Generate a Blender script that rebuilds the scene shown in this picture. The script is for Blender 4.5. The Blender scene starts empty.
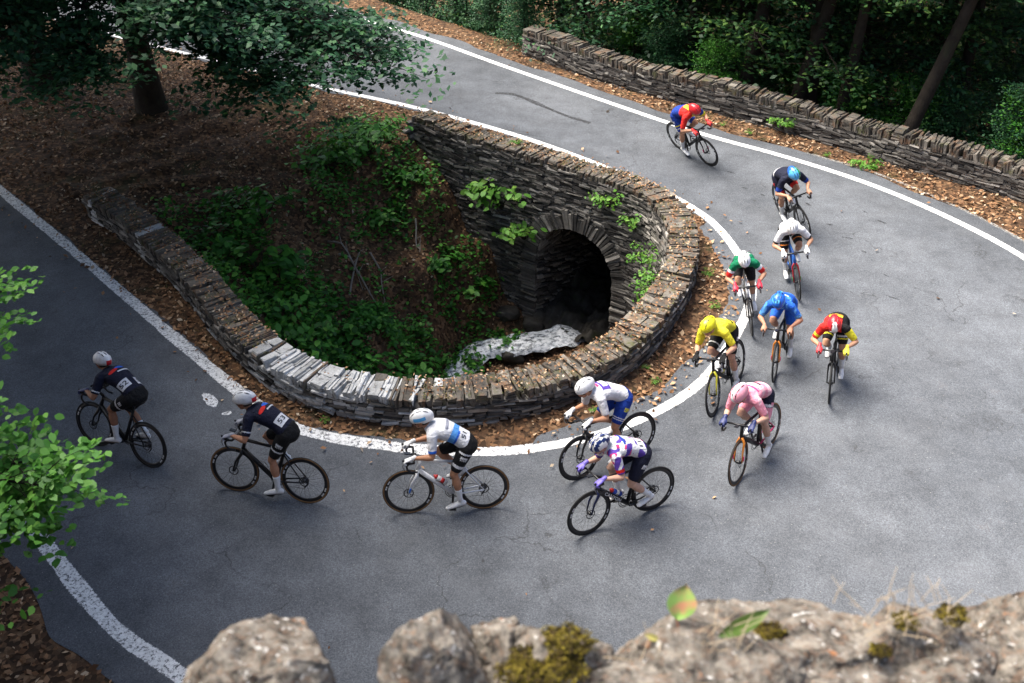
import bpy, bmesh, math, random
import numpy as np
from mathutils import Vector, Matrix, noise
from mathutils.bvhtree import BVHTree
R=math.radians; PI=math.pi
random.seed(7); rng=np.random.default_rng(7)
sc=bpy.context.scene; COL=sc.collection
V=Vector
# ------------------------------------------------------------------ camera
CAMH=9.0; PITCH=R(35.4)
cd=bpy.data.cameras.new('camera'); cam=bpy.data.objects.new('camera',cd); COL.objects.link(cam)
cam.location=(0,0,CAMH); cam.rotation_euler=(R(90)-PITCH,0,0)
cd.sensor_width=36; cd.lens=35.16; cd.clip_start=0.05; cd.clip_end=2000
cd.dof.use_dof=True; cd.dof.focus_distance=14.5; cd.dof.aperture_fstop=3.6
sc.camera=cam
# ------------------------------------------------------------------ light
SUN_EL=R(58); SUN_AZ=R(-62)      # azimuth from +Y towards +X
w=bpy.data.worlds.new('World'); sc.world=w; w.use_nodes=True
nt=w.node_tree; nt.nodes.clear()
sky=nt.nodes.new('ShaderNodeTexSky'); sky.sky_type='NISHITA'; sky.sun_disc=False
sky.sun_elevation=SUN_EL; sky.sun_rotation=SUN_AZ; sky.dust_density=4.0; sky.air_density=1.0; sky.ozone_density=0.3; sky.altitude=300
bg=nt.nodes.new('ShaderNodeBackground'); bg.inputs[1].default_value=0.052
wo=nt.nodes.new('ShaderNodeOutputWorld'); nt.links.new(sky.outputs[0],bg.inputs[0]); nt.links.new(bg.outputs[0],wo.inputs[0])
sl=bpy.data.lights.new('sun','SUN'); sl.energy=2.0; sl.angle=R(44); sl.color=(1,.95,.87)
so=bpy.data.objects.new('sun',sl); COL.objects.link(so)
sd=V((math.sin(SUN_AZ)*math.cos(SUN_EL),math.cos(SUN_AZ)*math.cos(SUN_EL),math.sin(SUN_EL)))
so.rotation_euler=sd.to_track_quat('Z','Y').to_euler(); so.location=(0,0,40)
sc.view_settings.view_transform='Standard'; sc.view_settings.look='None'; sc.view_settings.gamma=1
sc.view_settings.exposure=2.62
sc.render.engine='CYCLES'
try: sc.cycles.max_bounces=6; sc.cycles.transparent_max_bounces=8
except Exception: pass

# ------------------------------------------------------------------ helpers
def tag(o,label=None,cat=None,group=None,kind=None):
    if label: o['label']=label
    if cat: o['category']=cat
    if group: o['group']=group
    if kind: o['kind']=kind
    return o
def empty(name,loc=(0,0,0),rz=0):
    o=bpy.data.objects.new(name,None); o.empty_display_size=.2; COL.objects.link(o); o.location=loc; o.rotation_euler=(0,0,rz); return o
class MB:
    def __init__(s): s.v=[]; s.f=[]; s.m=[]
    def add(s,vs,fs,mi=0):
        b=len(s.v); s.v+= [tuple(q) for q in vs]; s.f+=[tuple(b+i for i in f) for f in fs]; s.m+=[mi]*len(fs)
    def box(s,c,ax,ay,az,mi=0,jit=0):
        """c centre, ax ay az half-extent vectors"""
        vs=[]
        for i in (-1,1):
            for j in (-1,1):
                for k in (-1,1):
                    p=c+ax*i+ay*j+az*k
                    if jit: p=p+V((random.uniform(-jit,jit),random.uniform(-jit,jit),random.uniform(-jit,jit)))
                    vs.append(p)
        s.add(vs,[(0,1,3,2),(4,6,7,5),(0,4,5,1),(2,3,7,6),(0,2,6,4),(1,5,7,3)],mi)
    def loft(s,cs,ra,rb=None,side=None,n=12,rounded=True,mi=0):
        cs=[V(c) for c in cs]; rb=rb or ra
        if rounded:
            t0=(cs[0]-cs[1]).normalized(); t1=(cs[-1]-cs[-2]).normalized()
            r0=min(ra[0],rb[0]); r1=min(ra[-1],rb[-1])
            pre=[(cs[0]+t0*r0*.97,.2),(cs[0]+t0*r0*.8,.6),(cs[0]+t0*r0*.45,.9)]
            post=[(cs[-1]+t1*r1*.45,.9),(cs[-1]+t1*r1*.8,.6),(cs[-1]+t1*r1*.97,.2)]
            ra=[ra[0]*k for _,k in pre]+list(ra)+[ra[-1]*k for _,k in post]
            rb=[rb[0]*k for _,k in pre]+list(rb)+[rb[-1]*k for _,k in post]
            cs=[p for p,_ in pre]+cs+[p for p,_ in post]
        vs=[];N=len(cs); last=None
        for i,c in enumerate(cs):
            t=(cs[min(i+1,N-1)]-cs[max(i-1,0)]).normalized()
            sv=V(side) if side is not None else (last if last is not None else (V((0,1,0)) if abs(t.y)<.9 else V((1,0,0))))
            sv=(sv-t*sv.dot(t)).normalized(); last=sv; up=t.cross(sv)
            for k in range(n):
                a=2*PI*k/n; vs.append(c+sv*(ra[i]*math.cos(a))+up*(rb[i]*math.sin(a)))
        fs=[]
        for i in range(N-1):
            for k in range(n):
                k2=(k+1)%n; fs.append((i*n+k,i*n+k2,(i+1)*n+k2,(i+1)*n+k))
        fs.append(tuple(reversed(range(n)))); fs.append(tuple((N-1)*n+k for k in range(n)))
        s.add(vs,fs,mi)
    def tube(s,pts,r,n=8,mi=0):
        r=r if isinstance(r,(list,tuple)) else [r]*len(pts)
        s.loft(pts,list(r),n=n,rounded=False,mi=mi)
    def ell(s,c,rx,ry,rz,rot=None,n=14,m=9,mi=0):
        c=V(c); vs=[]; fs=[]
        for i in range(m+1):
            th=PI*i/m
            for k in range(n):
                a=2*PI*k/n; p=V((rx*math.sin(th)*math.cos(a),ry*math.sin(th)*math.sin(a),rz*math.cos(th)))
                if rot is not None: p=rot@p
                vs.append(c+p)
        for i in range(m):
            for k in range(n):
                k2=(k+1)%n
                if i==0: fs.append((k,(i+1)*n+k,(i+1)*n+k2))
                elif i==m-1: fs.append((i*n+k,(i+1)*n+k,i*n+k2))
                else: fs.append((i*n+k,(i+1)*n+k,(i+1)*n+k2,i*n+k2))
        # merge pole rings
        b=len(s.v); s.add(vs,fs,mi)
    def ring(s,c,Rr,r,flat=1.0,N=48,n=8,mi=0,steer=None):
        """torus in xz plane round the y axis"""
        vs=[];fs=[]
        for i in range(N):
            a=2*PI*i/N; d=V((math.cos(a),0,math.sin(a)))
            for k in range(n):
                b=2*PI*k/n; p=d*(Rr+r*math.cos(b))+V((0,1,0))*(r*flat*math.sin(b))
                if steer is not None: p=steer@p
                vs.append(V(c)+p)
        for i in range(N):
            for k in range(n):
                i2=(i+1)%N;k2=(k+1)%n; fs.append((i*n+k,i2*n+k,i2*n+k2,i*n+k2))
        s.add(vs,fs,mi)
    def mesh(s,name,mats,smooth=False):
        me=bpy.data.meshes.new(name); me.from_pydata(s.v,[],s.f)
        for m in mats: me.materials.append(m)
        if len(mats)>1: me.polygons.foreach_set('material_index',s.m)
        if smooth: me.polygons.foreach_set('use_smooth',[True]*len(s.f))
        me.update(); return me
    def build(s,name,mats,parent=None,smooth=False):
        if not isinstance(mats,(list,tuple)): mats=[mats]
        me=s.mesh(name,mats,smooth); o=bpy.data.objects.new(name,me); COL.objects.link(o)
        if parent is not None: o.parent=parent
        return o
def quads_mesh(name,verts,k,mats,smooth=False):
    """verts (n*k,3) -> n polygons of k corners"""
    n=len(verts)//k; me=bpy.data.meshes.new(name)
    me.vertices.add(n*k); me.vertices.foreach_set('co',np.ascontiguousarray(verts,dtype=np.float32).ravel())
    me.loops.add(n*k); me.loops.foreach_set('vertex_index',np.arange(n*k,dtype=np.int32))
    me.polygons.add(n); me.polygons.foreach_set('loop_start',np.arange(0,n*k,k,dtype=np.int32)); me.polygons.foreach_set('loop_total',np.full(n,k,dtype=np.int32))
    for m in mats: me.materials.append(m)
    me.update(calc_edges=True); me.validate(); return me
def leaves(centers,normals,size,kind='diamond',jit=.35):
    """centers (n,3), normals (n,3) -> vertex array"""
    c=np.asarray(centers,float); n=len(c); nn=np.asarray(normals,float)+rng.normal(0,jit,(n,3)); nn/=np.linalg.norm(nn,axis=1)[:,None]
    d=rng.normal(0,1,(n,3)); d-=nn*(d*nn).sum(1)[:,None]; d/=np.linalg.norm(d,axis=1)[:,None]
    s=np.cross(nn,d); sz=(np.asarray(size)*rng.uniform(.7,1.25,n))[:,None]
    if kind=='diamond':
        P=[c-d*sz*.5, c+s*sz*.3+nn*sz*.06, c+d*sz*.5, c-s*sz*.3+nn*sz*.06]; k=4
    else:
        P=[c-d*sz*.5, c-d*sz*.22+s*sz*.26+nn*sz*.05, c+d*sz*.15+s*sz*.28+nn*sz*.06, c+d*sz*.5-nn*sz*.06, c+d*sz*.15-s*sz*.28+nn*sz*.06, c-d*sz*.22-s*sz*.26+nn*sz*.05]; k=6
    return np.stack(P,1).reshape(-1,3),k
# ------------------------------------------------------------------ materials
MATS={}
def mk(name): 
    m=bpy.data.materials.new(name); m.use_nodes=True; t=m.node_tree; b=t.nodes['Principled BSDF']; return m,t,b
def N(t,ty,**kw):
    n=t.nodes.new(ty)
    for k,v in kw.items(): setattr(n,k,v)
    return n
def ramp(t,fac,stops,interp='LINEAR'):
    r=N(t,'ShaderNodeValToRGB'); cr=r.color_ramp; cr.interpolation=interp
    while len(cr.elements)<len(stops): cr.elements.new(.5)
    for e,(p,c) in zip(cr.elements,stops): e.position=p; e.color=(*c,1)
    t.links.new(fac,r.inputs[0]); return r.outputs[0]
def nz(t,scale,detail=6,rough=.6,vec=None):
    n=N(t,'ShaderNodeTexNoise'); n.inputs['Scale'].default_value=scale; n.inputs['Detail'].default_value=detail; n.inputs['Roughness'].default_value=rough
    if vec is None:
        g=t.nodes.get('GP') or N(t,'ShaderNodeNewGeometry'); g.name='GP'; vec=g.outputs['Position']
    t.links.new(vec,n.inputs['Vector']); return n.outputs[0]
def objc(t):
    c=t.nodes.get('TC') or N(t,'ShaderNodeTexCoord'); c.name='TC'; return c.outputs['Object']
def mix(t,f,a,b,mode='MIX'):
    m=N(t,'ShaderNodeMix',data_type='RGBA',blend_type=mode)
    if isinstance(f,(int,float)): m.inputs[0].default_value=f
    else: t.links.new(f,m.inputs[0])
    for i,x in ((6,a),(7,b)):
        if isinstance(x,tuple): m.inputs[i].default_value=(*x,1)
        else: t.links.new(x,m.inputs[i])
    return m.outputs[2]
def bump(t,b,h,st=.5,d=.02):
    n=N(t,'ShaderNodeBump'); n.inputs['Strength'].default_value=st; n.inputs['Distance'].default_value=d; t.links.new(h,n.inputs['Height']); t.links.new(n.outputs[0],b.inputs['Normal'])
def setb(b,rough=.6,spec=.3,metal=0):
    b.inputs['Roughness'].default_value=rough; b.inputs['Specular IOR Level'].default_value=spec; b.inputs['Metallic'].default_value=metal
def plain(name,c,rough=.5,spec=.4,metal=0,fab=False):
    if name in MATS: return MATS[name]
    m,t,b=mk(name); setb(b,rough,spec,metal)
    o=objc(t); f=nz(t,14 if fab else 25,4,.6,o)
    dk=tuple(x*.82 for x in c); t.links.new(mix(t,ramp(t,f,[(.35,(0,0,0)),(.65,(1,1,1))]),dk,c),b.inputs['Base Color'])
    if fab: bump(t,b,nz(t,17,5,.62,o),1.0,.03)
    MATS[name]=m; return m
# asphalt
def asphalt():
    m,t,b=mk('asphalt'); 
    big=nz(t,.35,4,.55); mid=nz(t,2.2,6,.65); fine=nz(t,62,4,.85); vf=nz(t,190,2,.7)
    c=mix(t,ramp(t,big,[(.3,(0,0,0)),(.7,(1,1,1))]),(.084,.091,.103),(.122,.130,.144))
    c=mix(t,ramp(t,mid,[(.35,(.8,.8,.8)),(.65,(1.08,1.08,1.08))]),c,c) 
    mm=N(t,'ShaderNodeMix',data_type='RGBA',blend_type='MULTIPLY'); mm.inputs[0].default_value=1
    t.links.new(c,mm.inputs[6]); t.links.new(ramp(t,mid,[(.3,(.72,.72,.72)),(.7,(1.15,1.15,1.15))]),mm.inputs[7]); c=mm.outputs[2]
    m2=N(t,'ShaderNodeMix',data_type='RGBA',blend_type='MULTIPLY'); m2.inputs[0].default_value=1
    t.links.new(c,m2.inputs[6]); t.links.new(ramp(t,fine,[(.32,(.42,.42,.42)),(.5,(.97,.97,.97)),(.68,(1.75,1.74,1.7))]),m2.inputs[7]); c=m2.outputs[2]
    vc=N(t,'ShaderNodeTexVoronoi',feature='DISTANCE_TO_EDGE'); vc.inputs['Scale'].default_value=.55
    va=N(t,'ShaderNodeVectorMath',operation='ADD'); wn=N(t,'ShaderNodeTexNoise'); wn.inputs['Scale'].default_value=2.2; wn.inputs['Detail'].default_value=6; t.links.new(t.nodes['GP'].outputs['Position'],wn.inputs['Vector'])
    t.links.new(t.nodes['GP'].outputs['Position'],va.inputs[0]); t.links.new(wn.outputs[1],va.inputs[1]); t.links.new(va.outputs[0],vc.inputs['Vector'])
    cr=ramp(t,vc.outputs['Distance'],[(.0,(1,1,1)),(.010,(0,0,0))]); cm=N(t,'ShaderNodeMath',operation='MULTIPLY'); t.links.new(cr,cm.inputs[0]); t.links.new(ramp(t,nz(t,.9,4,.6),[(.50,(0,0,0)),(.58,(.75,.75,.75))]),cm.inputs[1])
    c=mix(t,cm.outputs[0],c,(.035,.035,.036))
    c=mix(t,ramp(t,nz(t,.6,7,.75),[(.50,(0,0,0)),(.62,(.2,.2,.2))]),c,(.145,.15,.16))
    # brown dust near patches
    c=mix(t,ramp(t,nz(t,1.1,8,.75),[(.62,(0,0,0)),(.8,(.35,.35,.35))]),c,(.13,.085,.06))
    uv=N(t,'ShaderNodeUVMap'); sp=N(t,'ShaderNodeSeparateXYZ'); t.links.new(uv.outputs[0],sp.inputs[0])
    wt=N(t,'ShaderNodeMath',operation='ADD'); ws=N(t,'ShaderNodeMath',operation='MULTIPLY'); ws.inputs[1].default_value=.10; t.links.new(nz(t,.8,3,.5),ws.inputs[0]); t.links.new(sp.outputs[1],wt.inputs[0]); t.links.new(ws.outputs[0],wt.inputs[1])
    band=ramp(t,wt.outputs[0],[(.16,(.90,.90,.90)),(.27,(1.06,1.06,1.06)),(.38,(.97,.97,.97)),(.52,(.93,.93,.93)),(.66,(1.06,1.06,1.06)),(.80,(.98,.98,.98)),(1,(.84,.84,.84))])
    mb=N(t,'ShaderNodeMix',data_type='RGBA',blend_type='MULTIPLY'); mb.inputs[0].default_value=1; t.links.new(c,mb.inputs[6]); t.links.new(band,mb.inputs[7]); c=mb.outputs[2]
    # light chips
    vo=N(t,'ShaderNodeTexVoronoi'); vo.inputs['Scale'].default_value=22; t.links.new(t.nodes['GP'].outputs['Position'],vo.inputs['Vector'])
    chip=ramp(t,vo.outputs['Distance'],[(.08,(1,1,1)),(.14,(0,0,0))])
    sep=N(t,'ShaderNodeSeparateColor'); t.links.new(vo.outputs['Color'],sep.inputs[0])
    gt=N(t,'ShaderNodeMath',operation='GREATER_THAN'); gt.inputs[1].default_value=.86; t.links.new(sep.outputs[0],gt.inputs[0])
    mu=N(t,'ShaderNodeMath',operation='MULTIPLY'); t.links.new(chip,mu.inputs[0]); t.links.new(gt.outputs[0],mu.inputs[1])
    c=mix(t,mu.outputs[0],c,(.30,.29,.27))
    t.links.new(c,b.inputs['Base Color']); setb(b,.8,.25)
    bump(t,b,fine,.7,.008); return m
def litter(name='leaf_litter',green=.0):
    m,t,b=mk(name)
    vo=N(t,'ShaderNodeTexVoronoi'); vo.inputs['Scale'].default_value=17; g=N(t,'ShaderNodeNewGeometry'); g.name='GP'
    t.links.new(g.outputs['Position'],vo.inputs['Vector'])
    sep=N(t,'ShaderNodeSeparateColor'); t.links.new(vo.outputs['Color'],sep.inputs[0])
    c=ramp(t,sep.outputs[0],[(0,(.04,.022,.012)),(.3,(.10,.052,.028)),(.55,(.17,.09,.045)),(.8,(.24,.14,.075)),(1,(.3,.21,.13))],'CONSTANT')
    c=mix(t,ramp(t,nz(t,5,6,.7),[(.42,(.75,.75,.75)),(.6,(0,0,0))]),c,(.05,.032,.02))
    c=mix(t,ramp(t,nz(t,.8,6,.7),[(.55,(0,0,0)),(.72,(.65,.65,.65))]),c,(.045,.06,.018))
    t.links.new(c,b.inputs['Base Color']); setb(b,.9,.15); bump(t,b,sep.outputs[1],.8,.03); return m
def island_mat(name,stops,rough=.85,spec=.2,nscale=9,dark=.55,trans=0,bmp=0,patch=None,mode='LINEAR'):
    m,t,b=mk(name); g=N(t,'ShaderNodeNewGeometry'); g.name='GP'
    c=ramp(t,g.outputs['Random Per Island'],stops,mode)
    f=nz(t,nscale,6,.7)
    mm=N(t,'ShaderNodeMix',data_type='RGBA',blend_type='MULTIPLY'); mm.inputs[0].default_value=1
    t.links.new(c,mm.inputs[6]); t.links.new(ramp(t,f,[(.3,(dark,)*3),(.7,(1.15,1.15,1.15))]),mm.inputs[7]); c=mm.outputs[2]
    for p in (patch or []):
        c=mix(t,ramp(t,nz(t,p[0],6,.7),[(p[1],(0,0,0)),(p[2],(p[4],)*3)]),c,p[3])
    t.links.new(c,b.inputs['Base Color']); setb(b,rough,spec)
    if bmp: bump(t,b,nz(t,bmp,7,.75),.9,.02)
    if trans:
        tr=N(t,'ShaderNodeBsdfTranslucent'); t.links.new(c,tr.inputs[0]); mx=N(t,'ShaderNodeMixShader'); mx.inputs[0].default_value=trans
        t.links.new(b.outputs[0],mx.inputs[1]); t.links.new(tr.outputs[0],mx.inputs[2]); t.links.new(mx.outputs[0],t.nodes['Material Output'].inputs[0])
    return m
def paint_line(name='road_paint',wear=(.30,.44),col=(.78,.78,.77)):
    m,t,b=mk(name); setb(b,.6,.3)
    t.links.new(mix(t,ramp(t,nz(t,9,5,.7),[(.35,(0,0,0)),(.6,(1,1,1))]),tuple(x*.78 for x in col),col),b.inputs['Base Color'])
    # ragged paint: chipped away by noise, more at the edges (uv.y = 0 centre .. 1 edge)
    uv=N(t,'ShaderNodeUVMap'); sp=N(t,'ShaderNodeSeparateXYZ'); t.links.new(uv.outputs[0],sp.inputs[0])
    ed=ramp(t,sp.outputs[1],[(.70,(0,0,0)),(1,(.32,.32,.32))])
    a=N(t,'ShaderNodeMath',operation='SUBTRACT'); t.links.new(nz(t,26,8,.82),a.inputs[0]); t.links.new(ed,a.inputs[1])
    fac=ramp(t,a.outputs[0],[(wear[0],(0,0,0)),(wear[1],(1,1,1))])
    tr=N(t,'ShaderNodeBsdfTransparent'); mx=N(t,'ShaderNodeMixShader'); t.links.new(fac,mx.inputs[0]); t.links.new(tr.outputs[0],mx.inputs[1]); t.links.new(b.outputs[0],mx.inputs[2])
    t.links.new(mx.outputs[0],t.nodes['Material Output'].inputs[0]); return m
M_ASP=asphalt(); M_LIT=litter()
M_PAINT=paint_line(); M_PAINTW=paint_line('worn_road_paint',(.40,.50)); M_PAINTO=paint_line('old_road_paint',(.42,.62),(.36,.35,.33))
M_STONE=island_mat('schist',[(0,(.045,.042,.040)),(.3,(.10,.093,.085)),(.6,(.17,.155,.14)),(.85,(.28,.26,.23)),(1,(.42,.39,.35))],bmp=28,patch=[(2.5,.60,.75,(.13,.085,.05),.5),(3.3,.66,.8,(.05,.06,.025),.6)])
M_COPE=island_mat('coping_schist',[(0,(.085,.076,.066)),(.4,(.125,.111,.094)),(.8,(.18,.16,.135)),(1,(.27,.245,.21))],bmp=28,patch=[(4.5,.50,.64,(.16,.085,.045),.75),(5,.54,.66,(.085,.09,.03),.75),(9,.68,.78,(.42,.40,.36),.7)])
M_WHITE=island_mat('whitewashed_stone',[(0,(.42,.42,.41)),(.5,(.60,.60,.59)),(1,(.74,.74,.73))],bmp=28,dark=.6,nscale=14,patch=[(7,.55,.64,(.09,.085,.08),.8),(3,.6,.7,(.2,.18,.14),.5)])
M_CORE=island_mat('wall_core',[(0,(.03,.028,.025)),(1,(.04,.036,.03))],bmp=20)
M_DEAD=island_mat('dead_leaves',[(0,(.10,.05,.025)),(.25,(.20,.10,.05)),(.5,(.30,.155,.075)),(.75,(.40,.24,.13)),(.93,(.5,.36,.23)),(1,(.55,.45,.33))],rough=.8,nscale=2,dark=.7)
M_LEAFD=island_mat('dark_leaf',[(0,(.010,.040,.014)),(.5,(.025,.085,.024)),(.8,(.055,.14,.03)),(1,(.16,.27,.06))],rough=.55,spec=.35,nscale=1.2,trans=.3,dark=.75)
M_LEAFT=island_mat('teal_leaf',[(0,(.012,.050,.022)),(.5,(.028,.105,.042)),(.8,(.045,.145,.055)),(1,(.09,.22,.07))],rough=.55,spec=.35,nscale=1.2,trans=.3,dark=.75)
M_LEAFB=island_mat('bright_leaf',[(0,(.04,.15,.02)),(.5,(.085,.26,.035)),(1,(.17,.38,.06))],rough=.5,spec=.35,nscale=2,trans=.35,dark=.8)
M_PLANT=island_mat('plant_leaf',[(0,(.015,.075,.010)),(.5,(.05,.20,.022)),(.85,(.095,.30,.035)),(1,(.18,.40,.06))],rough=.55,spec=.3,nscale=2,trans=.3,dark=.7)
M_PLANTY=island_mat('light_plant_leaf',[(0,(.07,.20,.02)),(.6,(.13,.32,.04)),(1,(.25,.42,.07))],rough=.55,spec=.3,nscale=3,trans=.35,dark=.7)
M_GRASS=island_mat('dry_grass',[(0,(.06,.07,.02)),(.35,(.12,.14,.035)),(.6,(.22,.17,.07)),(1,(.36,.27,.14))],rough=.8,nscale=3)
M_BARK=island_mat('bark',[(0,(.03,.024,.018)),(1,(.045,.036,.028))],bmp=18,patch=[(3,.55,.7,(.03,.04,.018),.6)],nscale=6)
def rock_mat():
    m,t,b=mk('lichen_rock')
    c=mix(t,ramp(t,nz(t,20,10,.8),[(.40,(0,0,0)),(.60,(1,1,1))]),(.025,.021,.018),(.30,.265,.22))
    c=mix(t,ramp(t,nz(t,48,8,.75),[(.50,(0,0,0)),(.62,(.7,.7,.7))]),c,(.19,.12,.08))
    c=mix(t,ramp(t,nz(t,38,5,.7),[(.60,(0,0,0)),(.66,(.9,.9,.9))]),c,(.62,.60,.56))
    c=mix(t,ramp(t,nz(t,30,6,.7),[(.62,(0,0,0)),(.70,(.8,.8,.8))]),c,(.40,.16,.06))
    t.links.new(c,b.inputs['Base Color']); setb(b,.9,.2); bump(t,b,nz(t,60,10,.8),1,.01); return m
M_ROCK=rock_mat()
M_MOSS=island_mat('moss',[(0,(.03,.018,.008)),(.35,(.07,.045,.012)),(.6,(.13,.10,.012)),(.85,(.22,.17,.015)),(1,(.30,.24,.03))],nscale=25,dark=.25)
def water():
    m,t,b=mk('stream_water'); g=N(t,'ShaderNodeNewGeometry'); g.name='GP'; mp=N(t,'ShaderNodeMapping'); mp.inputs['Scale'].default_value=(.7,1.5,1.2); mp.inputs['Rotation'].default_value=(0,0,R(10)); t.links.new(g.outputs['Position'],mp.inputs['Vector'])
    f=nz(t,8,10,.78,mp.outputs[0]); f2=nz(t,3.2,5,.7)
    c=ramp(t,f,[(.40,(.04,.045,.05)),(.46,(.45,.48,.51)),(.53,(.93,.94,.95))]); c=mix(t,ramp(t,f2,[(.36,(.85,.85,.85)),(.44,(0,0,0))]),c,(.06,.07,.07)); t.links.new(c,b.inputs['Base Color']); setb(b,.12,.6); bump(t,b,f,.6,.03); return m
M_WATER=water()
# ------------------------------------------------------------------ layout (metres, camera at origin looking +Y)
def cat(P,n=8):
    P=[V((*p,0)) if len(p)==2 else V(p) for p in P]; out=[]
    Q=[P[0]*2-P[1]]+P+[P[-1]*2-P[-2]]
    for i in range(1,len(Q)-2):
        for j in range(n):
            u=j/n; a,b,c,d=Q[i-1:i+3]
            out.append(.5*((2*b)+(c-a)*u+(2*a-5*b+4*c-d)*u*u+(3*b-a-3*c+d)*u**3))
    out.append(P[-1]); return out
INNER=[(-30,43.5),(-20,34),(-14,29.3),(-10.31,26.71),(-7.48,25.02),(-4.91,23.43),(-2.24,21.99),(.2,20.35),(2.0,18.75),(3.0,17.7),(3.49,16.99),(3.77,16.4),(3.98,15.48),(4.05,14.47),(3.84,13.55),(3.15,12.18),(2.58,11.4),(1.79,10.77),(.93,10.34),(-.16,10.1),(-1.51,10.18),(-2.93,10.55),(-3.76,11.21),(-4.72,12.18),(-6.3,13.85),(-8.19,15.84),(-10.11,17.83),(-15,23),(-24,33)]
OUTER=[(-28,49),(-17.5,39.5),(-11,34),(-7.6,31.2),(-4.8,28.86),(-2.51,27.0),(-.31,24.8),(2.07,22.48),(4.12,20.55),(5.65,19.4),(7.0,18.2),(8.09,16.85),(9.01,15.2),(9.6,13),(9.5,10.5),(8.6,8),(6.8,5.8),(4.4,4.4),(1.8,3.9),(-.6,4.4),(-3.38,6.48),(-4.46,7.23),(-5.95,8.75),(-6.58,9.37),(-9.2,12),(-13,16),(-18,21.3),(-27,31)]
cin=cat(INNER,6); cout=cat(OUTER,6)
def resample(P,n):
    L=[0]
    for a,b in zip(P,P[1:]): L.append(L[-1]+(b-a).length)
    out=[]; j=0
    for i in range(n):
        s=L[-1]*i/(n-1)
        while j<len(P)-2 and L[j+1]<s: j+=1
        u=(s-L[j])/max(1e-9,L[j+1]-L[j]); out.append(P[j].lerp(P[j+1],u))
    return out
def offset(P,d):
    out=[]
    for i,p in enumerate(P):
        t=(P[min(i+1,len(P)-1)]-P[max(i-1,0)]).normalized(); nn=V((t.y,-t.x,0)); out.append(p+nn*d)   # + = right of travel
    return out
# travel goes clockwise round the ravine: inner line has ravine on its right
road_in=[q for q in offset(cin,1.0)]
road_in=[c.lerp(q,.36 if (c.x>.3 and c.y<16.5 and c.y>9) else .12) for c,q in zip(cin,road_in)]; road_out=offset(cout,-.45)
# irregular edges
road_in=[p+V((noise.noise(p*1.3)*.12+noise.noise(p*7)*.05,noise.noise(p*1.3+V((9,0,0)))*.12+noise.noise(p*7+V((5,0,0)))*.05,0)) for p in resample(road_in,900)]
road_out=[p+V((noise.noise(p*1.1)*.15,noise.noise(p*1.1+V((9,0,0)))*.15,0)) for p in resample(road_out,900)]
b=MB(); vs=[];K=10
for i in range(900):
    for k in range(K+1):
        q=road_in[i].lerp(road_out[i],k/K); vs.append((q.x,q.y,.008))
b.add(vs,[(i*(K+1)+k,(i+1)*(K+1)+k,(i+1)*(K+1)+k+1,i*(K+1)+k+1) for i in range(899) for k in range(K)])
o=b.build('road',M_ASP); tag(o,kind='structure')
ul=o.data.uv_layers.new(name='UVMap')
for l in o.data.loops: ul.data[l.index].uv=((l.vertex_index//(K+1))/899.,(l.vertex_index%(K+1))/K)
def line_strip(name,P,wd,mat,z=.013,i0=0,i1=None,wob=.0):
    P=resample(P,260)[i0:i1]; vs=[];uv=[];fs=[]
    ks=[-1,-.5,0,.5,1]
    for i,p in enumerate(P):
        t=(P[min(i+1,len(P)-1)]-P[max(i-1,0)]).normalized(); nn=V((t.y,-t.x,0)); ww=wd*(1+wob*noise.noise(p*2))
        for k in ks: vs.append(p+nn*ww*k*.5+V((0,0,z))); uv.append((0,abs(k)))
    for i in range(len(P)-1):
        for k in range(4): fs.append((i*5+k,i*5+k+1,(i+1)*5+k+1,(i+1)*5+k))
    me=bpy.data.meshes.new(name); me.from_pydata([tuple(v) for v in vs],[],fs); me.materials.append(mat)
    ul=me.uv_layers.new(name='UVMap')
    for l in me.loops: ul.data[l.index].uv=uv[l.vertex_index]
    me.update(); o=bpy.data.objects.new(name,me); COL.objects.link(o); return tag(o,kind='structure')
# index where the worn western half of the inner line starts (bottom of the bend)
rs=resample(cin,260); cut=min(range(260),key=lambda i:(rs[i]-V((.2,10.12,0))).length)
line_strip('inner_edge_line',cin,.19,M_PAINT,i1=cut+1)
line_strip('inner_edge_line',cin,.25,M_PAINTW,i0=cut,wob=.3)
ro=resample(cout,260); cut2=min(range(260),key=lambda i:(ro[i]-V((0,4.2,0))).length)
line_strip('outer_edge_line',cout,.18,M_PAINT,i1=cut2+1)
line_strip('outer_edge_line',cout,.24,M_PAINTW,i0=cut2,wob=.2)
line_strip('old_edge_line',cat([(6.2,19.55),(7.4,18.55),(8.35,17.35),(9.1,16.1),(9.7,14.6),(10.05,13)],8),.11,M_PAINTO)
# paint splash and stains on the road
def blob(name,c,rx,ry,ang,mat,z=.0135,n=26):
    b=MB(); vs=[V((c[0],c[1],z))]
    for k in range(n):
        a=2*PI*k/n; r=1+.35*noise.noise(V((math.cos(a)*2+c[0],math.sin(a)*2,c[1]))); x=rx*r*math.cos(a); y=ry*r*math.sin(a)
        vs.append(V((c[0]+x*math.cos(ang)-y*math.sin(ang),c[1]+x*math.sin(ang)+y*math.cos(ang),z)))
    b.add(vs,[(0,k+1,(k+1)%n+1) for k in range(n)]); return tag(b.build(name,mat),kind='structure')
blob('paint_splash',(-4.33,11.2),.20,.08,R(-50),M_PAINTW)
blob('paint_splash',(-4.02,10.9),.07,.04,R(20),M_PAINTW)
M_TAR=paint_line('tar_stain',(.42,.56),(.035,.035,.038))
line_strip('tar_stain',cat([(-.4,22.9),(.1,22.75),(.7,22.1),(1.25,21.5),(1.75,21.1)],6),.16,M_TAR,z=.011,wob=.6)
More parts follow.
